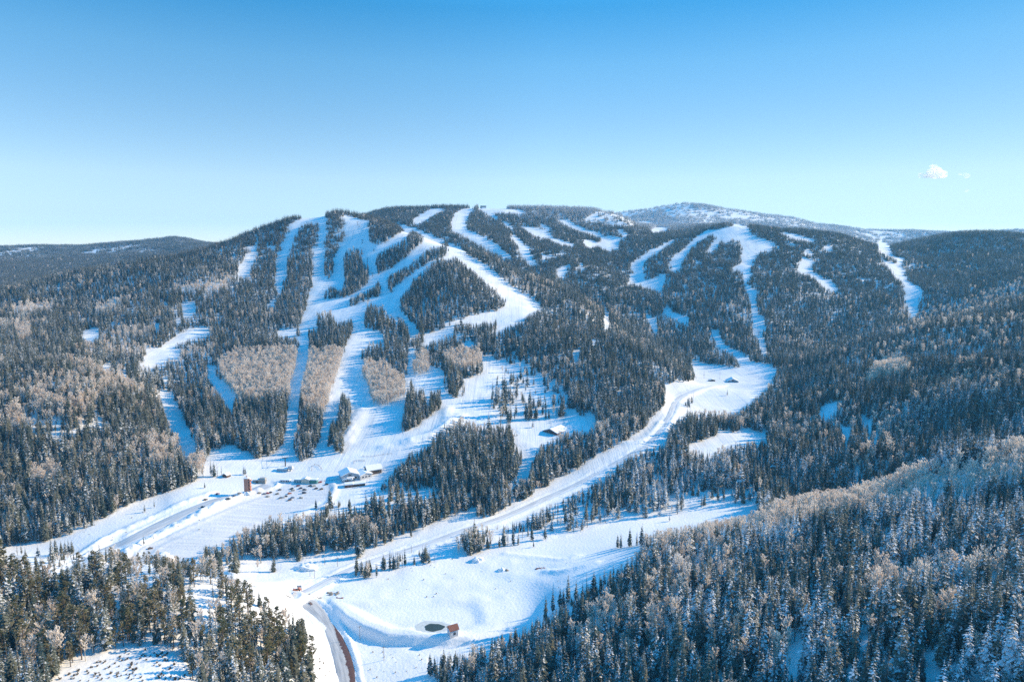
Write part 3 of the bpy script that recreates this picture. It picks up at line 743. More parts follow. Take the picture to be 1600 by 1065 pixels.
# the air: one closed box round the camera and everything on the ground
zlo = float(ZG.min()) - 1.0
zhi = max(float(ZG.max()) + 45.0, 40.0)
xm = float(np.abs(XG).max()) + 60
Vh = np.array([(x, y, z) for z in (zlo, zhi) for y in (-120.0, 9080.0) for x in (-xm, xm)])
hz = mesh_np('haze', Vh, np.array([(0, 2, 3, 1), (4, 5, 7, 6), (0, 1, 5, 4), (2, 6, 7, 3), (0, 4, 6, 2), (1, 3, 7, 5)]), [])
hz['kind'] = 'stuff'
mh = bpy.data.materials.new('haze_air'); mh.use_nodes = True
N, L = mh.node_tree.nodes, mh.node_tree.links
N.remove(N['Principled BSDF'])
pv = N.new('ShaderNodeVolumePrincipled')
pv.inputs['Color'].default_value = (.22, .63, 1.0, 1); pv.inputs['Density'].default_value = HAZE; pv.inputs['Anisotropy'].default_value = .2
L.new(pv.outputs[0], N['Material Output'].inputs['Volume'])
hz.data.materials.append(mh)
# ---------------------------------------------------------------- trees
def tree_material(name, c0, c1, snow_lo, snow_hi, frost=(.80, .83, .87), rough=.85, thin=.12):
    """foliage with a colour of its own per tree and clots of snow on its upper sides"""
    m = bpy.data.materials.new(name)
    N, L, b = nodes(m)
    b.inputs['Roughness'].default_value = rough
    b.inputs['Specular IOR Level'].default_value = .15
    oi = N.new('ShaderNodeObjectInfo')
    r = N.new('ShaderNodeValToRGB')
    r.color_ramp.elements[0].color = (*c0, 1); r.color_ramp.elements[1].color = (*c1, 1)
    L.new(oi.outputs['Random'], r.inputs['Fac'])
    geo = N.new('ShaderNodeNewGeometry'); tc = N.new('ShaderNodeTexCoord')
    n = N.new('ShaderNodeTexNoise'); n.noise_dimensions = '4D'; n.inputs['Scale'].default_value = 1.15; n.inputs['Detail'].default_value = 3
    mm = N.new('ShaderNodeMath'); mm.operation = 'MULTIPLY'; mm.inputs[1].default_value = 60
    L.new(oi.outputs['Random'], mm.inputs[0]); L.new(mm.outputs[0], n.inputs['W']); L.new(tc.outputs['Object'], n.inputs['Vector'])
    ab = N.new('ShaderNodeAttribute'); ab.attribute_name = 'up'
    # snow = noise + upness + tree's own share
    wn = N.new('ShaderNodeTexWhiteNoise'); wn.noise_dimensions = '1D'; L.new(oi.outputs['Random'], wn.inputs['W'])
    a1 = N.new('ShaderNodeMath'); a1.operation = 'MULTIPLY_ADD'; a1.inputs[1].default_value = .35; L.new(ab.outputs['Fac'], a1.inputs[0]); L.new(n.outputs['Fac'], a1.inputs[2])
    a2 = N.new('ShaderNodeMath'); a2.operation = 'MULTIPLY_ADD'; a2.inputs[1].default_value = .25; L.new(wn.outputs['Value'], a2.inputs[0]); L.new(a1.outputs[0], a2.inputs[2])
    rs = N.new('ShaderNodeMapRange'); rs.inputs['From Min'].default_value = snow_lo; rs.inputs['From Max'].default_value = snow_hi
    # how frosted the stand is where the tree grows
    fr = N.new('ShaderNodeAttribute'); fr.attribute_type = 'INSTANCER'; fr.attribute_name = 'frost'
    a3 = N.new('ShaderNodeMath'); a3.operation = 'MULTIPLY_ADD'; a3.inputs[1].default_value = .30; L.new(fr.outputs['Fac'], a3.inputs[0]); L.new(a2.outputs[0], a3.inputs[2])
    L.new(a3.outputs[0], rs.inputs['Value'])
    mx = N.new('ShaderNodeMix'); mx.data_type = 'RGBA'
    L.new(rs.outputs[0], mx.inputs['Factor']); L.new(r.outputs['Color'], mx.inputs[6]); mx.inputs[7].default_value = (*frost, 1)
    L.new(mx.outputs[2], b.inputs['Base Color'])
    # sprays of needles and twigs let part of the light through
    tl = N.new('ShaderNodeBsdfTranslucent'); L.new(mx.outputs[2], tl.inputs['Color'])
    ms = N.new('ShaderNodeMixShader'); ms.inputs[0].default_value = thin
    L.new(b.outputs[0], ms.inputs[1]); L.new(tl.outputs[0], ms.inputs[2]); L.new(ms.outputs[0], N['Material Output'].inputs['Surface'])
    return m


M_FIR = tree_material('fir_needles', (.045, .085, .088), (.205, .205, .155), .94, 1.07)
M_PINE = tree_material('pine_needles', (.10, .105, .05), (.21, .18, .10), .98, 1.25)
M_TWIG = tree_material('aspen_twigs', (.76, .65, .56), (.92, .84, .75), 1.02, 1.28, thin=.40)
M_BARK = mat('conifer_bark', (.13, .10, .08), .9, noise=.3, scale=2)
M_ABARK = mat('aspen_bark', (.50, .46, .38), .8, noise=.25, scale=1.5)


class MB:
    def __init__(s):
        s.v = []; s.f = []; s.up = []

    def quad(s, p, up=0.0):
        n = len(s.v)
        s.v += p
        s.f.append((n, n + 1, n + 2, n + 3)); s.up += [up] * 4

    def tube(s, p0, p1, r0, r1, k=5):
        p0 = np.array(p0, float); p1 = np.array(p1, float)
        t = p1 - p0; t /= np.linalg.norm(t) + 1e-9
        a = np.cross(t, (1, 0, 0) if abs(t[0]) < .8 else (0, 1, 0)); a /= np.linalg.norm(a); c = np.cross(t, a)
        n = len(s.v)
        for P, r in ((p0, r0), (p1, r1)):
            for q in range(k):
                w_ = 2 * math.pi * q / k
                s.v.append(tuple(P + r * (a * math.cos(w_) + c * math.sin(w_))))
        for q in range(k):
            s.f.append((n + q, n + (q + 1) % k, n + k + (q + 1) % k, n + k + q))
        s.up += [0.0] * (2 * k)

    def data(s, name, m):
        me = bpy.data.meshes.new(name)
        me.from_pydata(s.v, [], s.f)
        me.materials.append(m)
        at_ = me.attributes.new('up', 'FLOAT', 'POINT'); at_.data.foreach_set('value', np.array(s.up, np.float32))
        me.update()
        return me


def blade(mb, root, ang, ln, droop, wd, up, rnd, lift=0.0):
    """one flat spray of needles: a kite from the stem outwards, hanging at its tip"""
    ca, sa = math.cos(ang), math.sin(ang)
    x, y, z = root
    tip = (x + ca * ln, y + sa * ln, z - droop * ln + lift * ln)
    mid = .50 + rnd.random() * .2
    mz = z - droop * ln * mid * .6 + lift * ln * mid
    tw = (rnd.random() - .5) * wd * .9
    l = (x + ca * ln * mid - sa * wd, y + sa * ln * mid + ca * wd, mz + tw - wd * .25)
    r = (x + ca * ln * mid + sa * wd, y + sa * ln * mid - ca * wd, mz - tw - wd * .25)
    mb.quad([root, r, tip, l], up)


def make_fir(seed, H=18.0, RAD=2.2, tiers=26, per=8, bare=.08, ragged=.35, sub=True, x0=0, y0=0, mb=None, tr=None):
    rnd = random.Random(seed)
    mb = mb or MB(); tr = tr or MB()
    for i in range(tiers):
        t = bare + (1 - bare) * (i + rnd.random() * .7) / tiers
        z = H * t
        prof = (1 - t) ** .72 * min(1, .55 + (t - bare) * 3.0)
        r = RAD * prof * (1 - ragged / 2 + ragged * rnd.random()) + .12
        n = max(3, int(per * (.5 + .6 * prof)))
        a0 = rnd.random() * 7
        for k in range(n):
            if rnd.random() < .10:
                continue
            a = a0 + 2 * math.pi * (k + .5 * rnd.random()) / n
            ln = r * (.72 + .45 * rnd.random())
            up = rnd.random()
            blade(mb, (x0, y0, z), a, ln, .28 + .35 * rnd.random() * (1 - t), max(.16, ln * .33), up, rnd)
            if sub and ln > .7:
                for q in range(2):
                    f = .35 + .5 * rnd.random()
                    p = (x0 + math.cos(a) * ln * f, y0 + math.sin(a) * ln * f, z - .3 * ln * f)
                    blade(mb, p, a + (rnd.random() - .5) * 2.2, ln * .42, .5 + .5 * rnd.random(), max(.12, ln * .14), rnd.random(), rnd)
    # leader
    mb.quad([(x0 - .10, y0, H * .95), (x0, y0 - .10, H * .95), (x0 + .03, y0, H * 1.035), (x0, y0 + .10, H * .95)], .3)
    tr.tube((x0, y0, -1.2), (x0, y0, H * .55), .24 * H / 18, .13 * H / 18, 6)
    tr.tube((x0, y0, H * .55), (x0, y0, H * .97), .13 * H / 18, .03, 5)
    return mb, tr


def make_pine(seed, H=17.0, RAD=2.9):
    """an open, rounder crown of tufts carried on bare limbs"""
    rnd = random.Random(seed)
    mb, tr = MB(), MB()
    lean = ((rnd.random() - .5) * .8, (rnd.random() - .5) * .8)
    tr.tube((0, 0, -1.2), (lean[0] * .5, lean[1] * .5, H * .55), .27, .18, 7)
    tr.tube((lean[0] * .5, lean[1] * .5, H * .55), (lean[0], lean[1], H * .96), .18, .05, 6)
    for i in range(34):
        t = .24 + .74 * (i + rnd.random()) / 34
        prof = math.sin(min(1, (t - .16) / .84 * 1.04) * math.pi) ** .6 * (1 - .40 * t)
        r = RAD * prof * (.55 + .6 * rnd.random()) + .3
        a = rnd.random() * 7
        z = H * t
        bx, by = lean[0] * t, lean[1] * t
        ex, ey, ez = bx + math.cos(a) * r, by + math.sin(a) * r, z + r * (.15 + .35 * rnd.random())
        tr.tube((bx, by, z), (ex, ey, ez), .06, .02, 3)
        for q in range(13):
            f = .45 + .6 * rnd.random()
            p = (bx + (ex - bx) * f + (rnd.random() - .5) * .5, by + (ey - by) * f + (rnd.random() - .5) * .5, z + (ez - z) * f + (rnd.random() - .5) * .5)
            blade(mb, p, rnd.random() * 7, .55 + .55 * rnd.random(), -.5 + 1.0 * rnd.random(), .20 + .14 * rnd.random(), rnd.random(), rnd)
    return mb, tr


def make_aspen(seed, H=14.0, RAD=1.7, fine=1.0):
    """a bare broad-leaved tree: pale stem, rising limbs and a haze of twigs"""
    rnd = random.Random(seed)
    mb, tr = MB(), MB()
    lx, ly = (rnd.random() - .5) * .9, (rnd.random() - .5) * .9
    P = lambda t: (lx * t * t, ly * t * t, H * t)
    tr.tube((0, 0, -1.2), P(.45), .17, .12, 6); tr.tube(P(.45), P(.80), .12, .06, 5); tr.tube(P(.8), P(1.0), .06, .015, 4)
    nl = int(26 * fine)
    for i in range(nl):
        t = .36 + .58 * (i + rnd.random()) / nl
        prof = math.sin(min(1, max(0.05, (t - .25) / .78)) * math.pi) ** .7
        r = RAD * prof * (.7 + .5 * rnd.random()) + .2
        a = rnd.random() * 7
        b0 = P(t)
        e = (b0[0] + math.cos(a) * r, b0[1] + math.sin(a) * r, b0[2] + r * (.9 + .7 * rnd.random()))
        tr.tube(b0, e, .045, .015, 3)
        for q in range(int(12 * fine)):
            f = .35 + .75 * rnd.random()
            p = (b0[0] + (e[0] - b0[0]) * f, b0[1] + (e[1] - b0[1]) * f, b0[2] + (e[2] - b0[2]) * f)
            a2 = rnd.random() * 7
            h = .5 + .7 * rnd.random(); s_ = .25 + .35 * rnd.random(); wd = .14 + .11 * rnd.random()
            tip = (p[0] + math.cos(a2) * s_, p[1] + math.sin(a2) * s_, p[2] + h)
            mid = tuple((p[k] + tip[k]) / 2 for k in range(3))
            b_ = rnd.random() * 7
            dx, dy = math.cos(b_) * wd, math.sin(b_) * wd
            mb.quad([p, (mid[0] + dx, mid[1] + dy, mid[2]), tip, (mid[0] - dx, mid[1] - dy, mid[2])], rnd.random())
    return mb, tr


def joined(name, parts):
    """one mesh out of crown and stem, for the copies that make up the far woods"""
    V, F, UP, MI, mats = [], [], [], [], []
    for mi, (mb, m) in enumerate(parts):
        n = len(V)
        V += mb.v; F += [tuple(q + n for q in f) for f in mb.f]; UP += mb.up; MI += [mi] * len(mb.f); mats.append(m)
    me = bpy.data.meshes.new(name)
    me.from_pydata(V, [], F)
    for m in mats:
        me.materials.append(m)
    me.polygons.foreach_set('material_index', np.array(MI, np.int32))
    at_ = me.attributes.new('up', 'FLOAT', 'POINT'); at_.data.foreach_set('value', np.array(UP, np.float32))
    me.update()
    return bpy.data.objects.new(name, me)


FIR_SHAPES = [dict(seed=1, RAD=2.7, ragged=.45), dict(seed=2, RAD=2.1, ragged=.5), dict(seed=3, RAD=3.3, tiers=24, ragged=.5), dict(seed=4, RAD=1.6, bare=.14, ragged=.6), dict(seed=5, RAD=2.5, bare=.12, ragged=.6, tiers=22), dict(seed=6, RAD=1.15, bare=.2, ragged=.9, tiers=17, per=5), dict(seed=7, RAD=2.9, bare=.06, ragged=.7, tiers=17, per=7)]
FIRS = [make_fir(**k) for k in FIR_SHAPES]
PINES = [make_pine(s) for s in (11, 12, 13)]
ASPENS = [make_aspen(21, RAD=1.9), make_aspen(22, RAD=1.5), make_aspen(23, RAD=2.4, H=13)]


def library(name, objs):
    c = bpy.data.collections.new(name)
    for o in objs:
        c.objects.link(o)
    return c


LIB_FIR = library('fir_library', [joined('fir_%s' % 'abcdefg'[i], [(f[0], M_FIR), (f[1], M_BARK)]) for i, f in enumerate(FIRS)])
LIB_ASP = library('aspen_library', [joined('aspen_%s' % 'abc'[i], [(f[0], M_TWIG), (f[1], M_ABARK)]) for i, f in enumerate(ASPENS)])


def clump(seed, n, spread):
    rnd = random.Random(seed)
    mb, tr = MB(), MB()
    for k in range(n):
        x0, y0 = (rnd.random() - .5) * spread, (rnd.random() - .5) * spread
        H = 10 + 9 * rnd.random()
        m2, t2 = MB(), MB()
        make_fir(seed * 31 + k, H=H, RAD=2.0 + 1.1 * rnd.random(), tiers=11, per=6, bare=.05, sub=False, x0=x0, y0=y0, mb=m2, tr=t2)
        n0 = len(mb.v)
        mb.v += m2.v; mb.f += [tuple(q + n0 for q in f) for f in m2.f]
        uo = rnd.random() * .5
        mb.up += [u * .6 + uo for u in m2.up]
        n0 = len(tr.v)
        tr.v += t2.v; tr.f += [tuple(q + n0 for q in f) for f in t2.f]; tr.up += t2.up
    return mb, tr


LIB_CLUMP = library('clump_library', [joined('fir_clump_%s' % 'abcd'[i], [(c[0], M_FIR), (c[1], M_BARK)]) for i, c in enumerate(clump(40 + i, 8, 11) for i in range(4))])
LIB_FAR = library('far_library', [joined('fir_far_%s' % 'abc'[i], [(c[0], M_FIR), (c[1], M_BARK)]) for i, c in enumerate(clump(60 + i, 20, 22) for i in range(3))])

# running horizon along each column: what of a tree at (x, y) can be seen
SL = ZG / Y_R[None, :]
RUN = np.maximum.accumulate(np.where(Y_R[None, :] < 150, -9, SL), axis=1)


def scatter(y0, y1, cell, seed):
    rng = np.random.default_rng(seed)
    xmax = y1 * 1.02
    nx = int(2 * xmax / cell); ny = int((y1 - y0) / cell)
    X = (np.arange(nx)[:, None] + rng.random((nx, ny))) * cell - xmax
    Y = (np.arange(ny)[None, :] + rng.random((nx, ny))) * cell + y0
    X = X.ravel(); Y = Y.ravel()
    k = np.abs(X / Y) < .98
    X, Y = X[k], Y[k]
    Z = height(X, Y)
    u, v = project(X, Y, Z)
    k = (u > -330) & (u < 2050) & (v < 1240)
    return X[k], Y[k], Z[k], u[k], v[k], rng


def visible(X, Y, Z, h, slack=.003):
    i = np.clip(np.searchsorted(A_C, X / Y), 0, len(A_C) - 1); j = np.clip(np.searchsorted(Y_R, Y) - 2, 0, len(Y_R) - 1)
    return (Z + h) / Y > RUN[i, j] - slack


# keep stems off roads and buildings
KEEP = [(L, w_) for _, _, L, w_, _ in ROADS]


def off_roads(X, Y):
    ok = np.ones(X.shape, bool)
    for L_, w_ in KEEP:
        m = (X > L_[:, 0].min() - 12) & (X < L_[:, 0].max() + 12) & (Y > L_[:, 1].min() - 12) & (Y < L_[:, 1].max() + 12)
        if m.any():
            dd, _ = dist_line(X[m], Y[m], L_[::3])
            ok[np.nonzero(m)[0][dd < w_ * .5 + 3]] = False
    return ok


TREES = []      # arrays: x y z h kind(0 fir 1 aspen 2 pine 3 clump 4 far)
for (y0, y1, cell, seed, band) in ((120, 900, 4.0, 1, 0), (900, 1750, 5.6, 2, 0), (1750, 3200, 9.5, 3, 1), (3200, 6600, 19, 4, 2)):
    X, Y, Z, u, v, rng = scatter(y0, y1, cell, seed)
    c = mask_at(u, v)
    n = len(X)
    patch = vnoise(X, Y, 70, 91)
    size = .50 + .76 * rng.random(n) ** 1.25
    size *= .85 + .3 * vnoise(X, Y, 45, 92)
    size = np.where(rng.random(n) < .12, size * .5, size)
    p_as = np.select([c == LIT_CREST, c == ASPEN, c == MIXED, c == KNOLL, c == SPARSE, c == THICK], [.42, .985, .07 + .5 * sstep(.54, .70, patch), .16, .12, .03], .03 + .22 * sstep(.6, .8, patch))
    dens = np.select([c == SNOW, c == ASPEN, c == SPARSE, c == KNOLL, c == THICK], [0, .97, .17, .30 + .55 * sstep(.30, .60, vnoise(X, Y, 30, 97)), .97], .92)
    gap = vnoise(X, Y, 24, 93)
    dens = np.where((c == FIR) | (c == MIXED), dens * (.72 + .28 * sstep(.22, .45, gap)), dens)
    kind = np.where(rng.random(n) < p_as, 1, 0)
    kind = np.where((c == KNOLL) & (kind == 0) & (rng.random(n) < .55), 2, kind)
    H = np.where(kind == 1, 13.6 * size, np.where(kind == 2, 18.5 * size, 21.5 * size))
    if band > 0:
        kind = np.where(kind == 1, np.where(rng.random(n) < .5, 1, 3), 3) if band == 1 else np.full(n, 4)
        H = np.where(kind == 1, 12 * size, 18.0 * (.7 + .35 * size))
    if band == 2:
        dens = np.where(X > 0, .18 + .62 * sstep(.44, .66, vnoise(X, Y, 150, 95)), .30 + .70 * sstep(.35, .55, vnoise(X, Y, 130, 94)))
    keep = rng.random(n) < dens
    # the crown must not stand up into an opening behind it either
    def clear(h):
        ok = np.ones(n, bool)
        for f in ((.93, .75, .55, .38, .2) if band == 0 else (.6, .35)):
            ut, vt = project(X, Y, Z + h * f)
            ok &= mask_at(ut, vt) != SNOW
        return ok
    tall = clear(H)
    H = np.where(tall, H, H * .55)           # at the edges of the openings only the younger trees stand
    keep &= tall | (clear(H) & (c != SPARSE))
    keep &= visible(X, Y, Z, H * 1.05)
    keep &= off_roads(X, Y)
    TREES.append(np.stack([X, Y, Z, H, kind, u, v], 1)[keep])
# the groves stand closer than the rest of the woods
X, Y, Z, u, v, rng = scatter(560, 1300, 4.6, 9)
H = 13 * (.6 + .55 * rng.random(len(X)))
ok = (mask_at(u, v) == ASPEN) & off_roads(X, Y) & visible(X, Y, Z, H)
for f in (.3, .6, .9):
    ok &= mask_at(*project(X, Y, Z + H * f)) != SNOW
TREES.append(np.stack([X, Y, Z, H, np.ones(len(X)), u, v], 1)[ok])
TREES = np.concatenate(TREES)
# single trees and small clumps standing in the open, by their feet
LONE = [(1480, 290, Q6, 30), (1503, 330, Q6, 34), (1540, 400, Q6, 48), (1560, 330, Q6, 36), (1530, 480, Q6, 36), (1590, 310, Q6, 28), (1592, 440, Q6, 30), (1455, 500, Q6, 32), (1555, 300, Q6, 40),
        (240, 280, Q9, 18), (330, 320, Q9, 34), (325, 285, Q9, 28), (352, 275, Q9, 28), (385, 262, Q9, 20), (412, 268, Q9, 22), (432, 262, Q9, 24), (452, 262, Q9, 22), (110, 275, Q9, 22), (160, 278, Q9, 14), (136, 270, Q9, 20),
        (900, 210, Q9, 16), (960, 180, Q9, 12), (1280, 850, Q5, 10), (905, 1000, Q5, 14), (965, 970, Q5, 13),
        (1320, 775, Q5, 28), (1340, 778, Q5, 24), (1360, 775, Q5, 24), (1385, 770, Q5, 18), (1525, 765, Q5, 16), (1535, 765, Q5, 13),
        (660, 225, Q11, 22), (680, 228, Q11, 24), (735, 218, Q11, 30), (780, 212, Q11, 22), (810, 210, Q11, 34), (833, 205, Q11, 22), (985, 60, Q11, 12), (135, 222, Q11, 11), (430, 127, Q11, 16),
        (210, 690, Q11, 42), (255, 640, Q11, 46), (350, 570, Q11, 44), (400, 560, Q11, 34), (465, 545, Q11, 40), (510, 530, Q11, 40), (320, 600, Q11, 30),
        (300, 600, Q11, 32), (440, 560, Q11, 30), (575, 470, Q11, 30),
        (630, 380, Q10, 28), (663, 390, Q10, 24), (690, 400, Q10, 28), (700, 410, Q10, 18), (725, 410, Q10, 16), (755, 412, Q10, 24), (798, 360, Q10, 24), (838, 360, Q10, 28), (862, 358, Q10, 24), (888, 355, Q10, 28), (915, 350, Q10, 20), (932, 345, Q10, 30),
        (990, 330, Q10, 14), (1045, 315, Q10, 28), (1065, 310, Q10, 28), (1085, 318, Q10, 14), (1115, 315, Q10, 14),
        (1090, 1020, Q10, 36), (1135, 1064, Q10, 40), (1175, 1000, Q10, 36), (1210, 1030, Q10, 40), (1280, 1060, Q10, 44), (1250, 1010, Q10, 30), (1320, 1040, Q10, 30),
        (385, 340, Q7, 14), (1135, 290, Q7, 12), (1200, 160, Q7, 12), (1345, 270, Q7, 10), (130, 470, Q7, 12), (640, 370, (0, 0), 8), (465, 975, Q6, 34), (375, 975, Q6, 15)]
lone = []
for (x, y, o, px) in LONE:
    s_ = 1 if o == (0, 0) else 4
    P = ground(o[0] + x / s_, o[1] + y / s_)
    dep = P[1] * CT - P[2] * ST
    lone.append([P[0], P[1], P[2], px * dep / FPX * 1.06, 0, o[0] + x / s_, o[1] + y / s_])
lone = np.array(lone)

dep = TREES[:, 1] * CT - TREES[:, 2] * ST
pxh = TREES[:, 3] / dep * FPX
print('TREES', len(TREES), [int((TREES[:, 4] == k).sum()) for k in range(5)])
inframe = (TREES[:, 5] > 0) & (TREES[:, 5] < 1600) & (TREES[:, 6] - pxh < 1060)
# what stands in front: skip stems whose top is hidden behind nearer crowns is left to the eye; take the largest
single = np.zeros(len(TREES), bool)
for k, n in ((0, 215), (1, 290), (2, 290)):
    idx = np.nonzero((TREES[:, 4] == k) & inframe & (TREES[:, 6] < 1085))[0]
    single[idx[np.argsort(-pxh[idx])[:n]]] = True


def thing(name, label, cat, loc=(0, 0, 0), rz=0.0, group=None):
    o = bpy.data.objects.new(name, None); COL.objects.link(o)
    o.empty_display_size = .5
    o.location = loc; o.rotation_euler = (0, 0, rz)
    o['label'] = label; o['category'] = cat
    if group:
        o['group'] = group
    return o


def part(name, me, parent, label=None):
    o = bpy.data.objects.new(name, me); COL.objects.link(o)
    o.parent = parent
    if label:
        o['label'] = label
    return o


ME = {}
for i, f in enumerate(FIRS):
    ME[0, i] = (f[0].data('spruce_crown', M_FIR), f[1].data('spruce_trunk', M_BARK), 18.0)
for i, f in enumerate(ASPENS):
    ME[1, i] = (f[0].data('aspen_crown', M_TWIG), f[1].data('aspen_trunk', M_ABARK), (14.0, 14.0, 13.0)[i])
for i, f in enumerate(PINES):
    ME[2, i] = (f[0].data('pine_crown', M_PINE), f[1].data('pine_trunk', M_BARK), 17.0)

FIR_LOOK = ['full dark spruce', 'slim dark spruce', 'broad bushy spruce', 'thin ragged spruce', 'open-branched spruce', 'gaunt thin spruce', 'wide shaggy spruce']
ASP_LOOK = ['bare tan aspen', 'slim bare tan aspen', 'wide bare tan aspen']
PINE_LOOK = ['tufted olive pine', 'leaning tufted olive pine', 'open olive pine']


def zone(u, v):
    if u < 500 and v > 855:
        if v > 1030:
            return 'at the near knoll foot by its shrubby clearing' if u > 60 else 'at the bottom left corner of the near knoll'
        if u > 400:
            return 'on the near knoll edge above the asphalt road'
        if v < 925:
            return 'on the near knoll crest facing the car park'
        if u < 130:
            return 'on the near knoll by the left photo edge'
        return 'on the near knoll above its shrubby clearing' if u < 290 else 'on the open right shoulder of the near knoll'
    if u < 860:
        return 'in the shaded wood below the pond and pump house'
    if v > 1000:
        return 'low in the near right wood %s' % ('left of its snowy gully' if u < 1230 else 'right of its snowy gully')
    if v > 900:
        return 'in the near right wood %s' % ('nearest the meadow' if u < 1050 else 'on the rib before the gully' if u < 1230 else 'in the hollow beyond the gully' if u < 1420 else 'by the right photo edge')
    return 'atop the near right wood %s' % ('beside the meadow' if u < 1150 else 'along the aspen belt' if u < 1450 else 'near the right edge')


rs = random.Random(5)
GROUPS = {0: 'spruce trees of the near woods', 1: 'bare aspens of the near woods', 2: 'pines of the near knoll'}
NAMES = {0: 'spruce_tree', 1: 'aspen_tree', 2: 'pine_tree'}


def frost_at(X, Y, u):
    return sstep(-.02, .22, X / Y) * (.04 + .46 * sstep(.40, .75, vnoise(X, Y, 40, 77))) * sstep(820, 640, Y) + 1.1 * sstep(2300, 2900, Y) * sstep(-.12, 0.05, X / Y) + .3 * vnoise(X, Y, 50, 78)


def plant(k, x, y, z, h, u, v, where=None, look=None):
    var = rs.randrange({0: 7, 1: 3, 2: 3}[k])
    cr, tk, H0 = ME[k, var]
    names = {0: FIR_LOOK, 1: ASP_LOOK, 2: PINE_LOOK}[k][var]
    tall = 'tall ' if h > {0: 21.5, 1: 14, 2: 18}[k] else 'short ' if h < {0: 15, 1: 10, 2: 13}[k] else ''
    t = thing(NAMES[k], (tall + names + ' ' + (where or zone(u, v))), 'tree', (x, y, z), rs.random() * 6.28, None)
    t['group'] = GROUPS[k]
    s_ = h / H0
    w_ = s_ * (.88 + .3 * rs.random())
    t.scale = (w_, w_, s_)
    c_ = part('crown', cr, t); part('trunk', tk, t)
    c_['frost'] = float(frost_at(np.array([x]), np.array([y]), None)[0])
    return t


for row in TREES[single]:
    plant(int(row[4]), *row[:4], row[5], row[6])


def lone_zone(u, v):
    if v < 600 and u > 1090: return 'alone in the snowy upper valley'
    if v < 700 and u < 860 and u > 740: return 'apart on the lower slope above the gabled hall'
    if u < 120 and v > 840: return 'in the small row between near knoll and left hill'
    if u < 260 and v > 780: return 'alone on the snow bank below the left hill'
    if u < 360 and v < 760: return 'in the little row left of the brick tower'
    if u < 400 and v < 760: return 'alone on the snow behind the brick tower'
    if u < 550: return 'alone at the lower edge of the car park'
    if 550 < u < 600 and v > 880: return 'in the left clump between road and pond meadow'
    if 595 < u < 640 and 860 < v < 900: return 'in the middle clump between road and pond meadow'
    if 640 < u < 685 and v < 900: return 'in the right clump between road and pond meadow'
    if 660 < u < 740: return 'at the tip of the wood below the pond hut'
    if v < 865 and u > 950: return 'in the sparse row before the near right wood'
    if u > 845: return 'on the meadow edge of the near right wood'
    return 'alone at the edge of the snowy meadow'


for row in lone:
    plant(0, *row[:4], row[5], row[6], where=lone_zone(row[5], row[6]))


def wood(name, rows, lib, nvar, base_h, seed, squash=1.0):
    rng = np.random.default_rng(seed)
    n = len(rows)
    me = bpy.data.meshes.new(name)
    me.vertices.add(n); me.vertices.foreach_set('co', np.ascontiguousarray(rows[:, :3] - np.array([0, 0, .3]), np.float32).ravel())
    s = rows[:, 3] / base_h
    w_ = s * (.85 + .35 * rng.random(n)) * squash
    a = me.attributes.new('size', 'FLOAT_VECTOR', 'POINT'); a.data.foreach_set('vector', np.stack([w_, w_, s], 1).astype(np.float32).ravel())
    a = me.attributes.new('turn', 'FLOAT_VECTOR', 'POINT'); a.data.foreach_set('vector', np.stack([rng.normal(0, .035, n), rng.normal(0, .035, n), rng.random(n) * 6.283], 1).astype(np.float32).ravel())
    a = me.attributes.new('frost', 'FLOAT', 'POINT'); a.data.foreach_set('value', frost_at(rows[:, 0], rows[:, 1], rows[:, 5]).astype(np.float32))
    a = me.attributes.new('pick', 'INT', 'POINT'); a.data.foreach_set('value', rng.integers(0, nvar, n).astype(np.int32))
    o = bpy.data.objects.new(name, me); COL.objects.link(o)
    ng = bpy.data.node_groups.new(name, 'GeometryNodeTree')
    ng.interface.new_socket('Geometry', in_out='INPUT', socket_type='NodeSocketGeometry')
    ng.interface.new_socket('Geometry', in_out='OUTPUT', socket_type='NodeSocketGeometry')
    N = ng.nodes; L = ng.links
    gi = N.new('NodeGroupInput'); go = N.new('NodeGroupOutput')
    ci = N.new('GeometryNodeCollectionInfo'); ci.inputs['Collection'].default_value = lib
    ci.inputs['Separate Children'].default_value = True; ci.inputs['Reset Children'].default_value = True
    ip = N.new('GeometryNodeInstanceOnPoints'); ip.inputs['Pick Instance'].default_value = True

    def attr(nm, t):
        q = N.new('GeometryNodeInputNamedAttribute'); q.data_type = t; q.inputs['Name'].default_value = nm
        return q.outputs['Attribute']
    L.new(gi.outputs[0], ip.inputs['Points']); L.new(ci.outputs[0], ip.inputs['Instance'])
    L.new(attr('pick', 'INT'), ip.inputs['Instance Index']); L.new(attr('turn', 'FLOAT_VECTOR'), ip.inputs['Rotation']); L.new(attr('size', 'FLOAT_VECTOR'), ip.inputs['Scale'])
    L.new(ip.outputs[0], go.inputs[0])
    md = o.modifiers.new('planting', 'NODES'); md.node_group = ng
    o['kind'] = 'stuff'
    return o


rest = TREES[~single]
wood('spruce_forest', rest[rest[:, 4] == 0], LIB_FIR, 7, 18.0, 1)
wood('aspen_woods', rest[rest[:, 4] == 1], LIB_ASP, 3, 13.7, 2)
pr = rest[rest[:, 4] == 2]
if len(pr):
    LIB_PINE = library('pine_library', [joined('pine_%s' % 'abc'[i], [(f[0], M_PINE), (f[1], M_BARK)]) for i, f in enumerate(PINES)])
    wood('pine_woods', pr, LIB_PINE, 3, 17.0, 5)
far = rest[rest[:, 4] == 3]
wood('mountain_forest', far, LIB_CLUMP, 4, 18.0, 3)
wood('distant_forest', rest[rest[:, 4] == 4], LIB_FAR, 3, 18.0, 4)
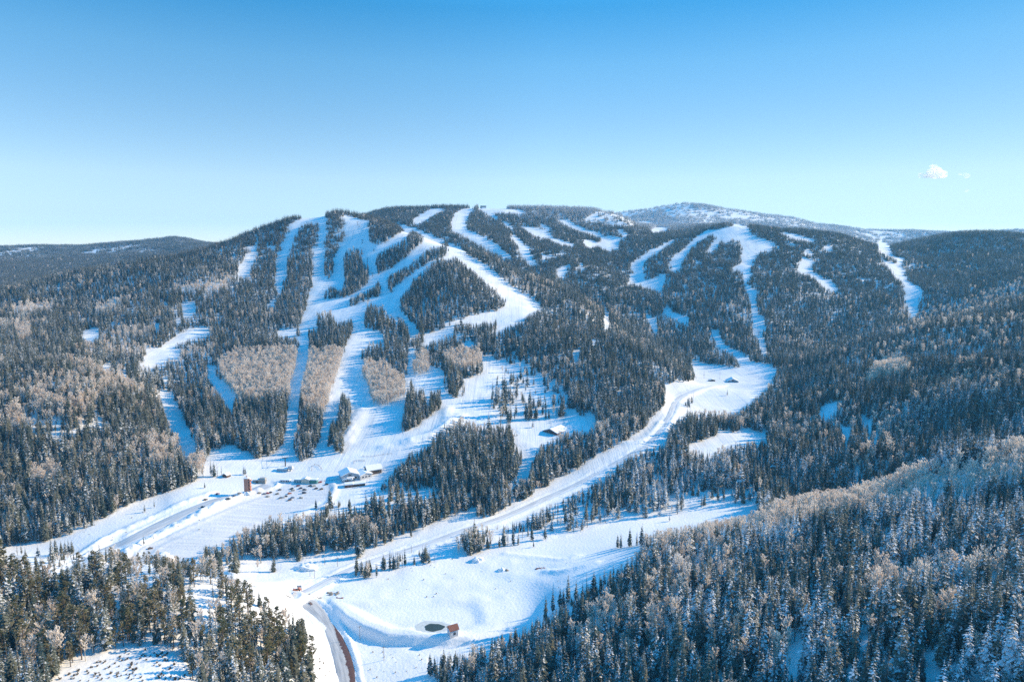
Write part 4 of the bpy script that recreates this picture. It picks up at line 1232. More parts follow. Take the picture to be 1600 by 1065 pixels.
# ---------------------------------------------------------------- building kit
class Kit:
    """boxes, roofs and bars gathered into one mesh"""
    def __init__(s):
        s.bm = bmesh.new()

    def box(s, x0, x1, y0, y1, z0, z1, taper=0.0):
        c = [(x0, y0, z0), (x1, y0, z0), (x1, y1, z0), (x0, y1, z0), (x0 + taper, y0 + taper, z1), (x1 - taper, y0 + taper, z1), (x1 - taper, y1 - taper, z1), (x0 + taper, y1 - taper, z1)]
        v = [s.bm.verts.new(p) for p in c]
        for f in ((3, 2, 1, 0), (4, 5, 6, 7), (0, 1, 5, 4), (1, 2, 6, 5), (2, 3, 7, 6), (3, 0, 4, 7)):
            s.bm.faces.new([v[i] for i in f])
        return s

    def prism(s, prof, y0, y1):
        """an x-z outline carried along y"""
        a = [s.bm.verts.new((x, y0, z)) for x, z in prof]; b = [s.bm.verts.new((x, y1, z)) for x, z in prof]
        n = len(prof)
        s.bm.faces.new(a); s.bm.faces.new(list(reversed(b)))
        for i in range(n):
            j = (i + 1) % n
            s.bm.faces.new([a[j], a[i], b[i], b[j]])
        return s

    def bar(s, p, q, r, k=6, r1=None):
        p, q = Vector(p), Vector(q); d = (q - p).normalized()
        a = d.orthogonal().normalized(); c = d.cross(a)
        r1 = r if r1 is None else r1
        A = [s.bm.verts.new(p + r * (a * math.cos(6.2832 * i / k) + c * math.sin(6.2832 * i / k))) for i in range(k)]
        B = [s.bm.verts.new(q + r1 * (a * math.cos(6.2832 * i / k) + c * math.sin(6.2832 * i / k))) for i in range(k)]
        for i in range(k):
            s.bm.faces.new([A[i], A[(i + 1) % k], B[(i + 1) % k], B[i]])
        s.bm.faces.new(list(reversed(A))); s.bm.faces.new(B)
        return s

    def mesh(s, name, m, bevel=0.0, smooth=False):
        bmesh.ops.recalc_face_normals(s.bm, faces=s.bm.faces)
        if bevel:
            bmesh.ops.bevel(s.bm, geom=list(s.bm.edges), offset=bevel, segments=2, affect='EDGES', profile=.6)
        me = bpy.data.meshes.new(name); s.bm.to_mesh(me); s.bm.free()
        if smooth:
            for p in me.polygons:
                p.use_smooth = True
        me.materials.append(m)
        return me


def roof_slab(W, L, z_e, z_r, t, over, y_over):
    """a pitched roof as a bent slab, ridge along y"""
    h = W / 2 + over
    ze = z_e - (z_r - z_e) * over / (W / 2)
    return Kit().prism([(-h, ze), (0, z_r), (h, ze), (h, ze + t), (0, z_r + t * 1.15), (-h, ze + t)], -L / 2 - y_over, L / 2 + y_over)


def gable_body(W, L, z_e, z_r):
    return Kit().prism([(-W / 2, -2.0), (W / 2, -2.0), (W / 2, z_e), (0, z_r), (-W / 2, z_e)], -L / 2, L / 2)


def metres(px, u, v):
    P = ground(u, v)
    return px * (P[1] * CT - P[2] * ST) / FPX


M_BRICK = mat('terracotta_brick', (.50, .25, .18), .85, noise=.2, scale=1.2)
M_DARKWIN = mat('dark_window', (.03, .035, .045), .2, spec=.6)
M_GREYWALL = mat('weathered_grey_boards', (.30, .29, .27), .85, noise=.2, scale=1)
M_GREYROOF = mat('bare_grey_roof', (.36, .38, .37), .7, noise=.15, scale=1)
M_TEAL = mat('teal_boards', (.10, .27, .30), .8, noise=.15, scale=1)
M_GREEN = mat('green_panel', (.10, .30, .24), .8, noise=.15, scale=1)
M_BEIGE = mat('beige_boards', (.66, .61, .50), .8, noise=.1, scale=1)
M_BROWN = mat('brown_boards', (.13, .085, .065), .85, noise=.25, scale=1)
M_REDROOF = mat('red_brown_boards', (.25, .11, .085), .8, noise=.2, scale=1)
M_PALEWALL = mat('pale_grey_boards', (.55, .57, .60), .8, noise=.1, scale=1.2)
M_LODGE = mat('shade_blue_boards', (.40, .45, .50), .8, noise=.12, scale=1)  # bluish shade on lodge and lift station walls put into the board colour
M_STEEL = mat('dull_steel', (.20, .21, .22), .5, metal=.6)
M_TOWER = mat('dark_steel', (.06, .065, .07), .6)
M_WOOD = mat('pole_wood', (.20, .15, .11), .9, noise=.2)
M_ROCK = mat('bare_rock', (.30, .26, .21), .9, noise=.3, scale=.8)
M_EARTH = mat('red_earth', (.26, .12, .09), .9, noise=.3, scale=.8)
M_SHRUB = mat('shrub_twigs', (.16, .13, .10), .9, noise=.2)
M_GLASS = mat('vehicle_glass', (.02, .025, .03), .1, spec=.7)
M_TYRE = mat('tyre_rubber', (.02, .02, .02), .9)
M_SIGN = mat('grey_sign_board', (.36, .40, .44), .6)


def at(name, label, cat, u, v, rz=0.0, group=None):
    P = ground(u, v)
    return thing(name, label, cat, tuple(P), rz, group)


# ---------------------------------------------------------------- buildings
def gable_house(name, label, cat, u, v, W, L, ze, zr, rz, wall, roof=None, snow=.5, windows=(), doors=(), gable=None, over=.5, lift=0.0):
    t = at(name, label, cat, u, v, rz)
    t.location.z += lift
    part('wall', gable_body(W, L, ze, zr).mesh('wall', wall), t)
    if roof is not None:
        r = part('roof', roof_slab(W, L, ze + .02, zr + .02, .22, over, over).mesh('roof', roof), t)
        if snow > 0:
            part('snow_cover', roof_slab(W, L, ze + .27, zr + .27, snow, over - .12, over - .10).mesh('snow_cover', M_SNOWCAP, bevel=.10), r)
    else:
        part('roof', roof_slab(W, L, ze + .03, zr + .03, snow, over, over).mesh('roof', M_SNOWCAP, bevel=.12), t)
    if gable is not None:
        part('gable', Kit().prism([(-W / 2 + .1, ze - .3), (W / 2 - .1, ze - .3), (0, zr - .15)], -L / 2 - .06, -L / 2 - .003).mesh('gable', gable), t)
    for (side, a, z0, w_, h_) in windows:
        k = Kit()
        if side == 'f': k.box(a - w_ / 2, a + w_ / 2, -L / 2 - .09, -L / 2 - .005, z0, z0 + h_)
        elif side == 'l': k.box(-W / 2 - .09, -W / 2 - .005, a - w_ / 2, a + w_ / 2, z0, z0 + h_)
        else: k.box(W / 2 + .005, W / 2 + .09, a - w_ / 2, a + w_ / 2, z0, z0 + h_)
        part('window', k.mesh('window', M_DARKWIN), t)
    for (side, a, w_, h_, m) in doors:
        k = Kit()
        if side == 'f': k.box(a - w_ / 2, a + w_ / 2, -L / 2 - .08, -L / 2 - .005, -.2, h_)
        elif side == 'l': k.box(-W / 2 - .08, -W / 2 - .005, a - w_ / 2, a + w_ / 2, -.2, h_)
        else: k.box(W / 2 + .005, W / 2 + .08, a - w_ / 2, a + w_ / 2, -.2, h_)
        part('door', k.mesh('door', m), t)
    return t


# terracotta tower with three stacked bays on its sunny side
t = at('brick_tower', 'terracotta brick tower with stacked window bays beside the car park bank', 'tower', 387.5, 767, R(8))
part('wall', Kit().box(-2.9, 1.0, -2.2, 2.2, -2, 13.2).mesh('wall', M_BRICK), t)
part('wing', Kit().box(1.0, 2.9, -1.9, 2.1, -2, 4.0).box(1.0, 2.5, -1.4, 2.1, 4.0, 12.0).mesh('wing', M_BRICK), t)
for z in (1.2, 4.3, 7.4, 10.5):
    b = part('bay', Kit().box(1.3, 3.7 if z > 9 else 3.2, -2.3, 1.2, z - .3, z + .9).mesh('bay', M_BRICK), t)
    part('window', Kit().box(1.2, 2.3, -1.9, -1.38, z + 1.0, z + 2.2).mesh('window', M_DARKWIN), b)
part('roof', Kit().box(-3.2, 1.25, -2.5, 2.5, 13.2, 13.9, .15).box(1.26, 2.8, -1.7, 2.4, 12.0, 12.6, .12).mesh('roof', M_SNOWCAP, bevel=.12), t)
part('chimney', Kit().box(-1.3, -.4, .2, 1.1, 13.8, 15.0).mesh('chimney', M_BRICK), t)

# long grey shed behind it
t = at('grey_shed', 'low weathered grey shed with sloping roof right of the brick tower', 'shed', 406, 753, R(4))
part('wall', Kit().box(-6, 6, -2.6, 2.6, -1, 3.0).mesh('wall', M_GREYWALL), t)
r = part('roof', Kit().prism([(-6.3, 3.02), (6.3, 3.02), (6.3, 3.25), (-6.3, 3.25)], -3.0, 3.0).box(-.5, 6.2, -2.7, 2.7, 3.25, 4.6, .7).mesh('roof', M_GREYROOF), t)
part('snow_cover', Kit().box(-6.2, -.6, -2.9, 2.9, 3.26, 3.65, .15).mesh('snow_cover', M_SNOWCAP, bevel=.08), r)
part('door', Kit().box(-3, -1, -2.70, -2.605, -.3, 2.1).mesh('door', M_BROWN), t)

# the row of rental cabins
t = at('cabin_row', 'long low cabin row, teal ends and beige gabled middle, above the car park', 'cabin', 478.5, 753, R(-2))
part('wall', Kit().box(-11.5, 11.5, -2.5, 2.5, -1, 3.2).mesh('wall', M_TEAL), t)
part('gable', Kit().prism([(-4.2, -1), (4.2, -1), (4.2, 3.3), (0, 4.7), (-4.2, 3.3)], -3.2, -2.503).mesh('gable', M_BEIGE), t)
for x in (-9.0, -6.6):
    part('window', Kit().box(x - .8, x + .8, -2.60, -2.505, .9, 2.4).mesh('window', M_PALEWALL), t)
for x in (6.0, 8.0, 10.2):
    part('door', Kit().box(x - .85, x + .85, -2.60, -2.505, -.2, 2.7).mesh('door', M_GREEN), t)
part('roof', Kit().box(-11.9, -4.3, -2.9, 2.9, 3.2, 3.8, .2).box(4.3, 11.9, -2.9, 2.9, 3.2, 3.8, .2).prism([(-4.6, 3.32), (0, 4.85), (4.6, 3.32), (4.6, 3.85), (0, 5.4), (-4.6, 3.85)], -3.6, 2.9).mesh('roof', M_SNOWCAP, bevel=.1), t)

t = at('ticket_hut', 'small snow-roofed ticket hut left of the teal and beige cabin row', 'hut', 446, 752.5, R(-3))
part('wall', Kit().box(-5, 5, -1.8, 1.8, -1, 2.3).mesh('wall', M_PALEWALL), t)
part('roof', Kit().box(-5.3, 5.3, -2.1, 2.1, 2.3, 2.9, .2).mesh('roof', M_SNOWCAP, bevel=.1), t)
for x in (-3.2, -.8, 1.6, 3.8):
    part('window', Kit().box(x - .7, x + .7, -1.90, -1.805, .8, 1.9).mesh('window', M_DARKWIN), t)

# the lodge: three snow-roofed wings
t = gable_house('ski_lodge', 'large blue-shaded ski lodge with broad snowy gable at foot of runs', 'lodge', 545, 746, 17, 15, 5.0, 8.2, R(24), M_LODGE, snow=.7, windows=(('f', -5.5, 1.2, 2.2, 1.6), ('f', 5.5, 1.2, 2.2, 1.6), ('f', 0, 4.6, 3.0, 1.4), ('r', 2, 1.2, 3, 1.5)), doors=(('f', 0, 4.5, 2.9, M_BROWN),), over=.9)
porch = part('porch', Kit().box(-4, 4, -11.2, -7.6, 3.0, 3.5, .1).mesh('porch', M_SNOWCAP, bevel=.1), t)
for x in (-3.6, 3.6):
    part('post', Kit().box(x - .15, x + .15, -11.0, -10.7, -1, 3.0).mesh('post', M_BROWN), porch)
t = gable_house('lodge_annex', 'pale flat-gabled annex joined to right side of ski lodge', 'lodge', 568, 744, 13, 13, 3.6, 5.4, R(38), M_PALEWALL, snow=.7, windows=(('f', -3.5, 1.0, 2, 1.3), ('f', 3.5, 1.0, 2, 1.3), ('f', 0, 1.0, 2, 1.3)), over=.8)
t = gable_house('lodge_hall', 'snow-roofed hall with dark brown gable end behind the lodge annex', 'lodge', 583, 737, 11, 15, 4.2, 7.4, R(118), M_BROWN, snow=.8, windows=(('f', 0, 1.2, 3, 1.6),), doors=(('f', -3, 1.4, 2.2, M_REDROOF),), over=.9)
t = at('equipment_shelter', 'low brown-walled equipment shelter under deep snow below the ski lodge', 'shelter', 556, 758, R(16))
part('wall', Kit().box(-11, 9, -2.6, 3, -1, 2.1).mesh('wall', M_BROWN), t)
part('roof', Kit().box(-11.6, -2, -3.2, 3.6, 2.1, 3.2, .4).box(-3, 9.6, -3.0, 3.4, 2.1, 2.8, .3).mesh('roof', M_SNOWCAP, bevel=.2), t)
for x in (-8, -4, 4):
    part('door', Kit().box(x - 1.2, x + 1.2, -2.72, -2.605, -.2, 1.8).mesh('door', M_REDROOF), t)
t = at('rental_hut', 'little white rounded-roof hut between lodge and equipment shelter', 'hut', 543, 751.5, R(14))
part('wall', Kit().box(-5, 5, -2.2, 2.2, -1, 2.2).mesh('wall', M_LODGE), t)
part('roof', Kit().prism([(-5.5, 2.22), (5.5, 2.22), (4.6, 3.2), (2.0, 3.9), (-2.0, 3.9), (-4.6, 3.2)], -2.7, 2.7).mesh('roof', M_SNOWCAP, bevel=.2), t)
part('window', Kit().box(-3, 3, -2.30, -2.205, .8, 1.8).mesh('window', M_DARKWIN), t)

t = at('lift_station', 'snow-capped lift base station at the bottom of the central ski run', 'lift station', 446, 735, R(-4))
part('wall', Kit().box(-8, 2.5, -2.5, 2.5, -1, 2.6).mesh('wall', M_LODGE), t)
part('roof', Kit().box(-8.4, 3, -2.9, 2.9, 2.6, 3.2, .25).mesh('roof', M_SNOWCAP, bevel=.12), t)
part('terminal', Kit().box(3.2, 8.2, -2.2, 2.2, 2.6, 5.4, .5).box(5.0, 6.2, -.6, .6, -1, 2.6).mesh('terminal', M_PALEWALL), t)
part('bullwheel', Kit().bar((5.6, 0, 2.0), (5.6, 0, 2.45), 2.4, 16).mesh('bullwheel', M_STEEL), t)
t = at('dark_shed', 'small dark brown shed under trees left of the brick tower', 'shed', 354, 744, R(-25))
part('wall', gable_body(6, 5, 2.2, 3.6).mesh('wall', M_BROWN), t)
part('roof', roof_slab(6, 5, 2.25, 3.65, .5, .5, .4).mesh('roof', M_SNOWCAP, bevel=.1), t)
part('door', Kit().box(-.7, .7, -2.6, -2.505, -.2, 1.9).mesh('door', M_REDROOF), t)

# brown gabled hall in the clearing
t = gable_house('gabled_hall', 'wide red-brown gabled hall with long snow-covered roof in the forest clearing', 'hall', 868, 672, 19, 22, .5, 3.9, R(-38), M_REDROOF, roof=M_REDROOF, snow=.5, gable=M_REDROOF, windows=(('f', -5, .5, 3, 1.2), ('f', 5, .5, 3, 1.2)), doors=(('f', 0, 3, 2.3, M_DARKWIN),), over=1.4)
# valley chalet
t = gable_house('valley_chalet', 'snow-roofed chalet with low wide gable on the upper valley floor', 'chalet', 1144, 596, 18, 12, 1.6, 5.8, R(-6), M_LODGE, snow=.9, windows=(('f', 0, 1.6, 4, 2.2), ('f', -6, 1.0, 2.5, 1.4), ('f', 6, 1.0, 2.5, 1.4)), doors=(('f', 3.2, 1.4, 2.1, M_BROWN),), over=1.2)
t = gable_house('valley_shed', 'small dark shed left of the valley chalet', 'shed', 1112, 595, 10, 5, 2.0, 3.2, R(4), M_BROWN, snow=.5, doors=(('f', 0, 3, 1.8, M_DARKWIN),))
# pump house on the dam
t = gable_house('pump_house', 'little pale pump house with red-brown roof beside the ice hole', 'pump house', 707.5, 991, 5.2, 5.6, 4.5, 6.6, R(-62), M_PALEWALL, roof=M_REDROOF, snow=0, windows=(('r', .2, 1.0, 1.5, 1.6),), doors=(('f', 0.4, 1.2, 2.2, M_LODGE),), gable=M_REDROOF, over=.55, lift=.3)
part('awning', Kit().box(-1.2, .9, -3.5, -2.72, 2.9, 3.1).mesh('awning', M_SNOWCAP), t)

# summits
t = at('summit_station', 'dark summit lift house with snowy roof on far ridge top', 'lift station', 755, 326, R(10))
part('wall', Kit().box(-11, 11, -5, 5, -6, 9).mesh('wall', M_GREYWALL), t)
part('roof', Kit().box(-12, 12, -6, 6, 9, 11.5, .6).mesh('roof', M_GREYROOF), t)
part('snow_cover', Kit().box(-8, 9, -9, -5.01, -5, 5, .8).mesh('snow_cover', M_SNOWCAP, bevel=.4), t)
t = at('patrol_hut', 'small dark patrol hut on the near mountain summit', 'hut', 489, 335, 0)
part('wall', gable_body(12, 7, 4, 6).mesh('wall', M_BROWN), t)
part('roof', roof_slab(12, 7, 4.1, 6.1, .8, .8, .6).mesh('roof', M_SNOWCAP, bevel=.2), t)
t = at('lift_hut', 'tiny dark lift hut where the straight lift reaches the summit', 'hut', 503, 333, 0)
part('wall', Kit().box(-3.5, 3.5, -3, 3, -2, 4.5).mesh('wall', M_STEEL), t)
part('roof', Kit().box(-4, 4, -3.5, 3.5, 4.5, 5.3, .3).mesh('roof', M_SNOWCAP, bevel=.1), t)


# ---------------------------------------------------------------- vehicles
def paint_mat(name, c):
    m = mat(name, c, .35, spec=.5)
    m.node_tree.nodes['Principled BSDF'].inputs['Coat Weight'].default_value = .4
    return m


PAINT = {k: paint_mat(k + '_paint', c) for k, c in dict(red=(.45, .03, .03), maroon=(.22, .04, .04), orange=(.52, .14, .04), tan=(.40, .33, .25), sand=(.55, .50, .42), grey=(.20, .21, .22), dark=(.03, .033, .04), navy=(.03, .05, .11), blue=(.12, .18, .28), brown=(.17, .10, .07), white=(.75, .76, .78)).items()}


def car_meshes(van):
    L_, W_, H_ = (5.0, 1.95, 1.9) if van else (4.6, 1.85, 1.55)
    x = L_ / 2
    k = Kit()
    if van:
        prof = [(-x, .35), (x, .35), (x + .02, .85), (x - .15, 1.0), (x - 1.1, 1.12), (x - 1.85, H_), (-x + .15, H_), (-x, 1.1)]
    else:
        prof = [(-x, .35), (x, .35), (x + .03, .75), (x - .2, .88), (x - 1.25, .98), (x - 2.0, H_), (-x + 1.1, H_), (-x + .35, 1.0), (-x, .92)]
    body = k.prism(prof, -W_ / 2, W_ / 2).mesh('body', PAINT['dark'], bevel=.07)
    g_ = Kit()
    if van:
        g_.prism([(x - 1.18, 1.14), (x - 1.80, H_ - .12), (-x + .35, H_ - .12), (-x + .25, 1.14)], -W_ / 2 - .012, W_ / 2 + .012)
    else:
        g_.prism([(x - 1.35, 1.02), (x - 2.02, H_ - .10), (-x + 1.15, H_ - .10), (-x + .55, 1.04)], -W_ / 2 - .012, W_ / 2 + .012)
    glass = g_.mesh('window', M_GLASS)
    wheel = Kit().bar((0, -.12, 0), (0, .12, 0), .35, 14).mesh('wheel', M_TYRE)
    lamp = Kit().box(-.04, .04, -.2, .2, -.08, .08).mesh('headlight', M_PALEWALL)
    return body, glass, wheel, lamp, x, W_


CAR = {False: car_meshes(False), True: car_meshes(True)}


def car(name, label, cat, u, v, colour, rz, van=False, group=None, wheels=True):
    body, glass, wheel, lamp, x, W_ = CAR[van]
    t = at(name, label, cat, u, v, rz, group)
    t.location.z += .12
    t.scale = (.84,) * 3
    b = part('body', body, t)
    b.material_slots[0].link = 'OBJECT'; b.material_slots[0].material = PAINT[colour]
    part('window', glass, t)
    for sx in (x - .85, -x + .85):
        for sy in (W_ / 2 - .06, -W_ / 2 + .06):
            o = part('wheel', wheel, t); o.location = (sx, sy, .35)
    for sy in (.6, -.6):
        o = part('headlight', lamp, t); o.location = (x - .02, sy, .74)
    return t


def c5(x, y):
    return 340 + x / 6.154, 700 + y / 6.154


LOT = [(400, 434, 'tan', 'tan parked car nearest the brick tower'), (480, 436, 'red', 'bright red parked car in the tight left cluster of the car park'), (505, 430, 'dark', 'black car parked close behind the bright red car'),
       (452, 442, 'blue', 'slate blue car parked just left of the bright red car'), (572, 442, 'tan', 'lone tan car right of the bright red car'), (482, 468, 'sand', 'pale sand car parked below the bright red car'),
       (596, 404, 'grey', 'lone grey car above and right of the bright red car'), (712, 393, 'dark', 'black car parked below left of the maroon car'), (724, 408, 'sand', 'sand car tucked beside the black car below the maroon car'),
       (775, 364, 'maroon', 'maroon car nearest the middle of the cabin row'), (797, 389, 'navy', 'navy car directly below the maroon car'), (836, 404, 'grey', 'grey car between the navy car and the navy van'),
       (832, 433, 'navy', 'big navy van parked in the right half of the car park'), (692, 438, 'orange', 'orange-red car alone in the middle of the car park'), (652, 467, 'dark', 'black car below left of the orange-red car'),
       (605, 481, 'grey', 'grey car at the lower left end of the parked cars'), (630, 477, 'white', 'white car between a grey and a black car, low in the car park'), (692, 501, 'brown', 'brown car, lowest of all the parked cars'),
       (720, 479, 'blue', 'slate blue car just above the lowest brown car'), (802, 479, 'sand', 'lone sand car at the lower right of the parked cars'), (889, 365, 'dark', 'black car below the green end of the cabin row'),
       (926, 367, 'sand', 'sand car beside the black car at the cabin row end'), (946, 391, 'dark', 'black car alone near the right bank of the car park'), (997, 396, 'brown', 'brown car closest to the bend of the right snow bank'),
       (1046, 351, 'dark', 'black car at the upper right corner against the snow bank'), (985, 330, 'red', 'small red car by the right end of the cabin row')]
rc = random.Random(3)
for (x, y, colr, lb) in LOT:
    u, v = c5(x, y)
    van = 'van' in lb
    car('parked_van' if van else 'parked_car', lb, 'van' if van else 'car', u, v, colr, R(rc.choice((28, 208)) + rc.uniform(-14, 14)), van, 'cars in the snowy car park')
for (u, v, colr, lb, rz, van) in (
        (340, 772, 'red', 'red car on the car park road below the dark shed', 35, False), (357, 780, 'dark', 'black van parked at roadside left of the tower', 35, True),
        (366, 775, 'blue', 'slate blue car behind the black roadside van', 35, False), (374, 771, 'tan', 'tan car nearest the tower on the car park road', 35, False),
        (321, 781, 'brown', 'brown car stopped at upper edge of the car park road', 30, False), (317, 792.5, 'dark', 'black car driving alone along the car park road', 33, False),
        (235, 857, 'brown', 'brown car beside the lower end of the lumpy snow bank', 30, False), (485, 944, 'brown', 'dark brown car at the top of the asphalt road bend', -42, False)):
    car('van' if van else 'car', lb, 'van' if van else 'car', u, v, colr, R(rz), van, 'vehicles on the snowy roads')

# orange truck and grey board at the junction
t = at('plow_truck', 'orange-red plow truck standing at the road junction by a grey board', 'truck', 463.5, 922.5, R(14))
part('body', Kit().prism([(-2.6, .5), (1.0, .5), (1.0, 1.35), (-2.6, 1.35)], -1.05, 1.05).mesh('body', PAINT['orange'], bevel=.06), t)
cb = part('cab', Kit().prism([(1.02, .5), (2.9, .5), (2.9, 1.2), (2.4, 1.4), (1.9, 2.2), (1.02, 2.2)], -1.0, 1.0).mesh('cab', PAINT['orange'], bevel=.06), t)
part('window', Kit().prism([(1.15, 1.45), (2.25, 1.45), (1.85, 2.05), (1.15, 2.05)], -1.02, 1.02).mesh('window', M_GLASS), cb)
part('plow_blade', Kit().prism([(3.2, .15), (3.5, .15), (3.35, .6), (3.55, 1.1), (3.4, 1.1), (3.15, .6)], -1.5, 1.5).mesh('plow_blade', PAINT['red']), t)
for sx in (-1.7, 2.0):
    for sy in (.95, -.95):
        o = part('wheel', CAR[False][2], t); o.location = (sx, sy, .45); o.scale = (1.25, 1.25, 1.25)
t = at('sign_board', 'blank grey sign board on two posts behind the plow truck', 'sign', 467.5, 919.5, R(4))
part('board', Kit().box(-1.6, 1.6, -.06, .06, 1.1, 2.7).mesh('board', M_SIGN), t)
for x in (-1.3, 1.3):
    part('post', Kit().box(x - .08, x + .08, .065, .2, -.6, 2.8).mesh('post', M_WOOD), t)

# ---------------------------------------------------------------- poles
for (u, v, px, lb) in ((562.5, 998.5, 20, 'wooden power pole on the snow between asphalt road and pond dam'), (600, 1030.5, 20, 'wooden power pole nearest the bottom edge below the dam'), (507.5, 882, 11, 'thin pole left of its neighbour beside the valley road'),
                       (527.5, 884.5, 14, 'thin tall pole right of its neighbour beside the valley road'), (491.5, 903, 12, 'power pole with crossarm on the flat above the junction'), (643, 863, 11, 'thin pole by the valley road above the clump of trees'),
                       (484.5, 900, 7, 'short marker pole left of the crossarm pole'), (1124.5, 592, 10, 'thin pole between the valley shed and chalet')):
    h = metres(px, u, v) / math.cos(math.atan((v - 385) / FPX)) * 1.0
    t = at('utility_pole', lb, 'pole', u, v, R(20), 'utility poles along the valley road')
    part('pole', Kit().bar((0, 0, -1), (0, 0, h), .16, 7, .11).mesh('pole', M_WOOD), t)
    if h > 6.5:
        part('crossarm', Kit().box(-1.3, 1.3, -.07, .07, h - .9, h - .7).mesh('crossarm', M_WOOD), t)

# ---------------------------------------------------------------- chairlifts
TOW = None


def lift(path, n, label, run, chairs=0):
    """towers, the haul rope over their tops and the chairs on it"""
    P = ground_line(path, 6.0)
    A, B = P[0, :2], P[-1, :2]
    pts = []
    for i in range(n):
        q = A + (B - A) * i / (n - 1)
        pts.append(np.array([q[0], q[1], float(height(q[0], q[1]))]))
    dx, dy = (B - A) / np.linalg.norm(B - A)
    rz = math.atan2(dy, dx) - math.pi / 2
    hh = 9.5
    order = ['topmost', 'second from the top', 'third from the top', 'fourth from the top', 'fifth from the top', 'sixth from the top', 'seventh from the top', 'eighth from the top', 'ninth from the top', 'tenth from the top', 'eleventh from the top', 'twelfth from the top']
    for i, q in enumerate(pts):
        lb = ('lowest' if i == n - 1 else order[i]) + ' lift tower on the ' + run
        t = thing('lift_tower', lb, 'lift tower', tuple(q), rz, 'towers of the lift on the ' + run)
        part('pole', LT[0], t); a_ = part('crossarm', LT[1], t)
        for s_ in (-2.6, 2.6):
            o = part('sheave', LT[2], a_); o.location = (s_, 0, 9.3)
    k = Kit()
    nx, ny = -dy, dx
    top = [q + np.array([0, 0, hh + .25]) for q in pts]
    for s_ in (-2.6, 2.6):
        for i in range(n - 1):
            m = 6
            for j in range(m):
                def pt(f):
                    w_ = top[i] * (1 - f) + top[i + 1] * f
                    return (w_[0] + nx * s_, w_[1] + ny * s_, w_[2] - 4 * f * (1 - f) * 2.0)
                k.bar(pt(j / m), pt((j + 1) / m), .07, 4)
    c = bpy.data.objects.new('haul_rope', k.mesh('haul_rope', M_STEEL)); COL.objects.link(c)
    c['label'] = label; c['category'] = 'cable'
    for q in range(chairs):
        f = (q + .5) / chairs * (n - 1); i = min(int(f), n - 2); f -= i
        w_ = top[i] * (1 - f) + top[i + 1] * f
        s_ = -2.6 if q % 2 else 2.6
        o = part('chair', LT[3], c); o.location = (w_[0] + nx * s_, w_[1] + ny * s_, w_[2] - 8 * f * (1 - f)); o.rotation_euler = (0, 0, rz)


LT = (Kit().bar((0, 0, -1.5), (0, 0, 9.2), .6, 8, .45).mesh('pole', M_TOWER), Kit().box(-3.2, 3.2, -.35, .35, 8.9, 9.5).mesh('crossarm', M_TOWER),
      Kit().box(-.16, .16, -1.6, 1.6, .0, .3).mesh('sheave', M_STEEL), Kit().box(-1.1, 1.1, -.3, .3, -2.9, -2.75).box(-1.1, 1.1, .22, .32, -2.75, -2.0).bar((0, .1, -2.0), (0, 0, 0), .06, 5).box(-1.1, -1.0, -.3, .3, -2.75, -2.3).box(1.0, 1.1, -.3, .3, -2.75, -2.3).mesh('chair', M_STEEL))
lift([(502.5, 338), (496, 440), (468, 560), (446, 728)], 12, 'haul rope of the long straight lift up the narrow run', 'long straight run below the summit', 26)
lift([(559, 352), (572, 402), (592, 452)], 5, 'haul rope of the short lift in the wide snow bowl', 'wide snow bowl right of the summit', 10)
lift([(1181, 372), (1170, 430), (1188, 555)], 7, 'haul rope of the lift on the far right mountain', 'steep run of the far right mountain', 12)


# ---------------------------------------------------------------- fences, snow piles, rocks, shrubs
def fence(label, pts, n, h=1.2):
    L = ground_line(pts, 2.0)
    t = thing('rail_fence', label, 'fence', tuple(L[0]), 0, None)
    idx = np.linspace(0, len(L) - 1, n).astype(int)
    Q = L[idx] - L[0]
    for q in Q:
        part('post', Kit().box(q[0] - .1, q[0] + .1, q[1] - .1, q[1] + .1, q[2] - .6, q[2] + h).mesh('post', M_WOOD), t)
    k = Kit()
    for i in range(n - 1):
        for z in (.55, 1.05):
            k.bar(Q[i] + np.array([0, 0, z * h / 1.2]), Q[i + 1] + np.array([0, 0, z * h / 1.2]), .06, 4)
    part('rail', k.mesh('rail', M_WOOD), t)


fence('dark rail fence round the learners area above the cabin row', [(487, 735), (488, 728), (496, 727), (503, 734)], 9, 1.8)
fence('low rail fence uphill of the ski lodge', [(553, 724), (553.5, 720.5), (561, 720), (570, 720.5)], 9, 1.4)
fence('long rope fence across the flat above the lodge', [(566, 713), (580, 713.5), (595, 711), (612, 709)], 9, 1.4)
fence('row of low posts between cabin row and lodge', [(500, 752), (515, 751), (528, 749)], 8, 1.2)


def blob(name, label, cat, u, v, wx, wy, h, m, seed, lump=.35, sub=4, group=None):
    P = ground(u, v)
    bm = bmesh.new()
    bmesh.ops.create_icosphere(bm, subdivisions=sub, radius=1)
    co = np.array([v_.co[:] for v_ in bm.verts])
    n = (vnoise(co[:, 0] * 3 + seed, co[:, 1] * 3 + co[:, 2], 1.0, seed) - .5) * 1.2 + (vnoise(co[:, 0] * 7 + seed, co[:, 1] * 7 + co[:, 2] * 5, 1.0, seed + 3) - .5) * .7
    for v_, q in zip(bm.verts, n):
        s_ = 1 + lump * q
        v_.co = (v_.co.x * wx * s_, v_.co.y * wy * s_, v_.co.z * h * s_)
    me = bpy.data.meshes.new(name); bm.to_mesh(me); bm.free(); me.materials.append(m)
    for p in me.polygons:
        p.use_smooth = True
    o = bpy.data.objects.new(name, me); COL.objects.link(o)
    o.location = (P[0], P[1], P[2] - h * .1)
    o['label'] = label; o['category'] = cat
    if group:
        o['group'] = group
    return o


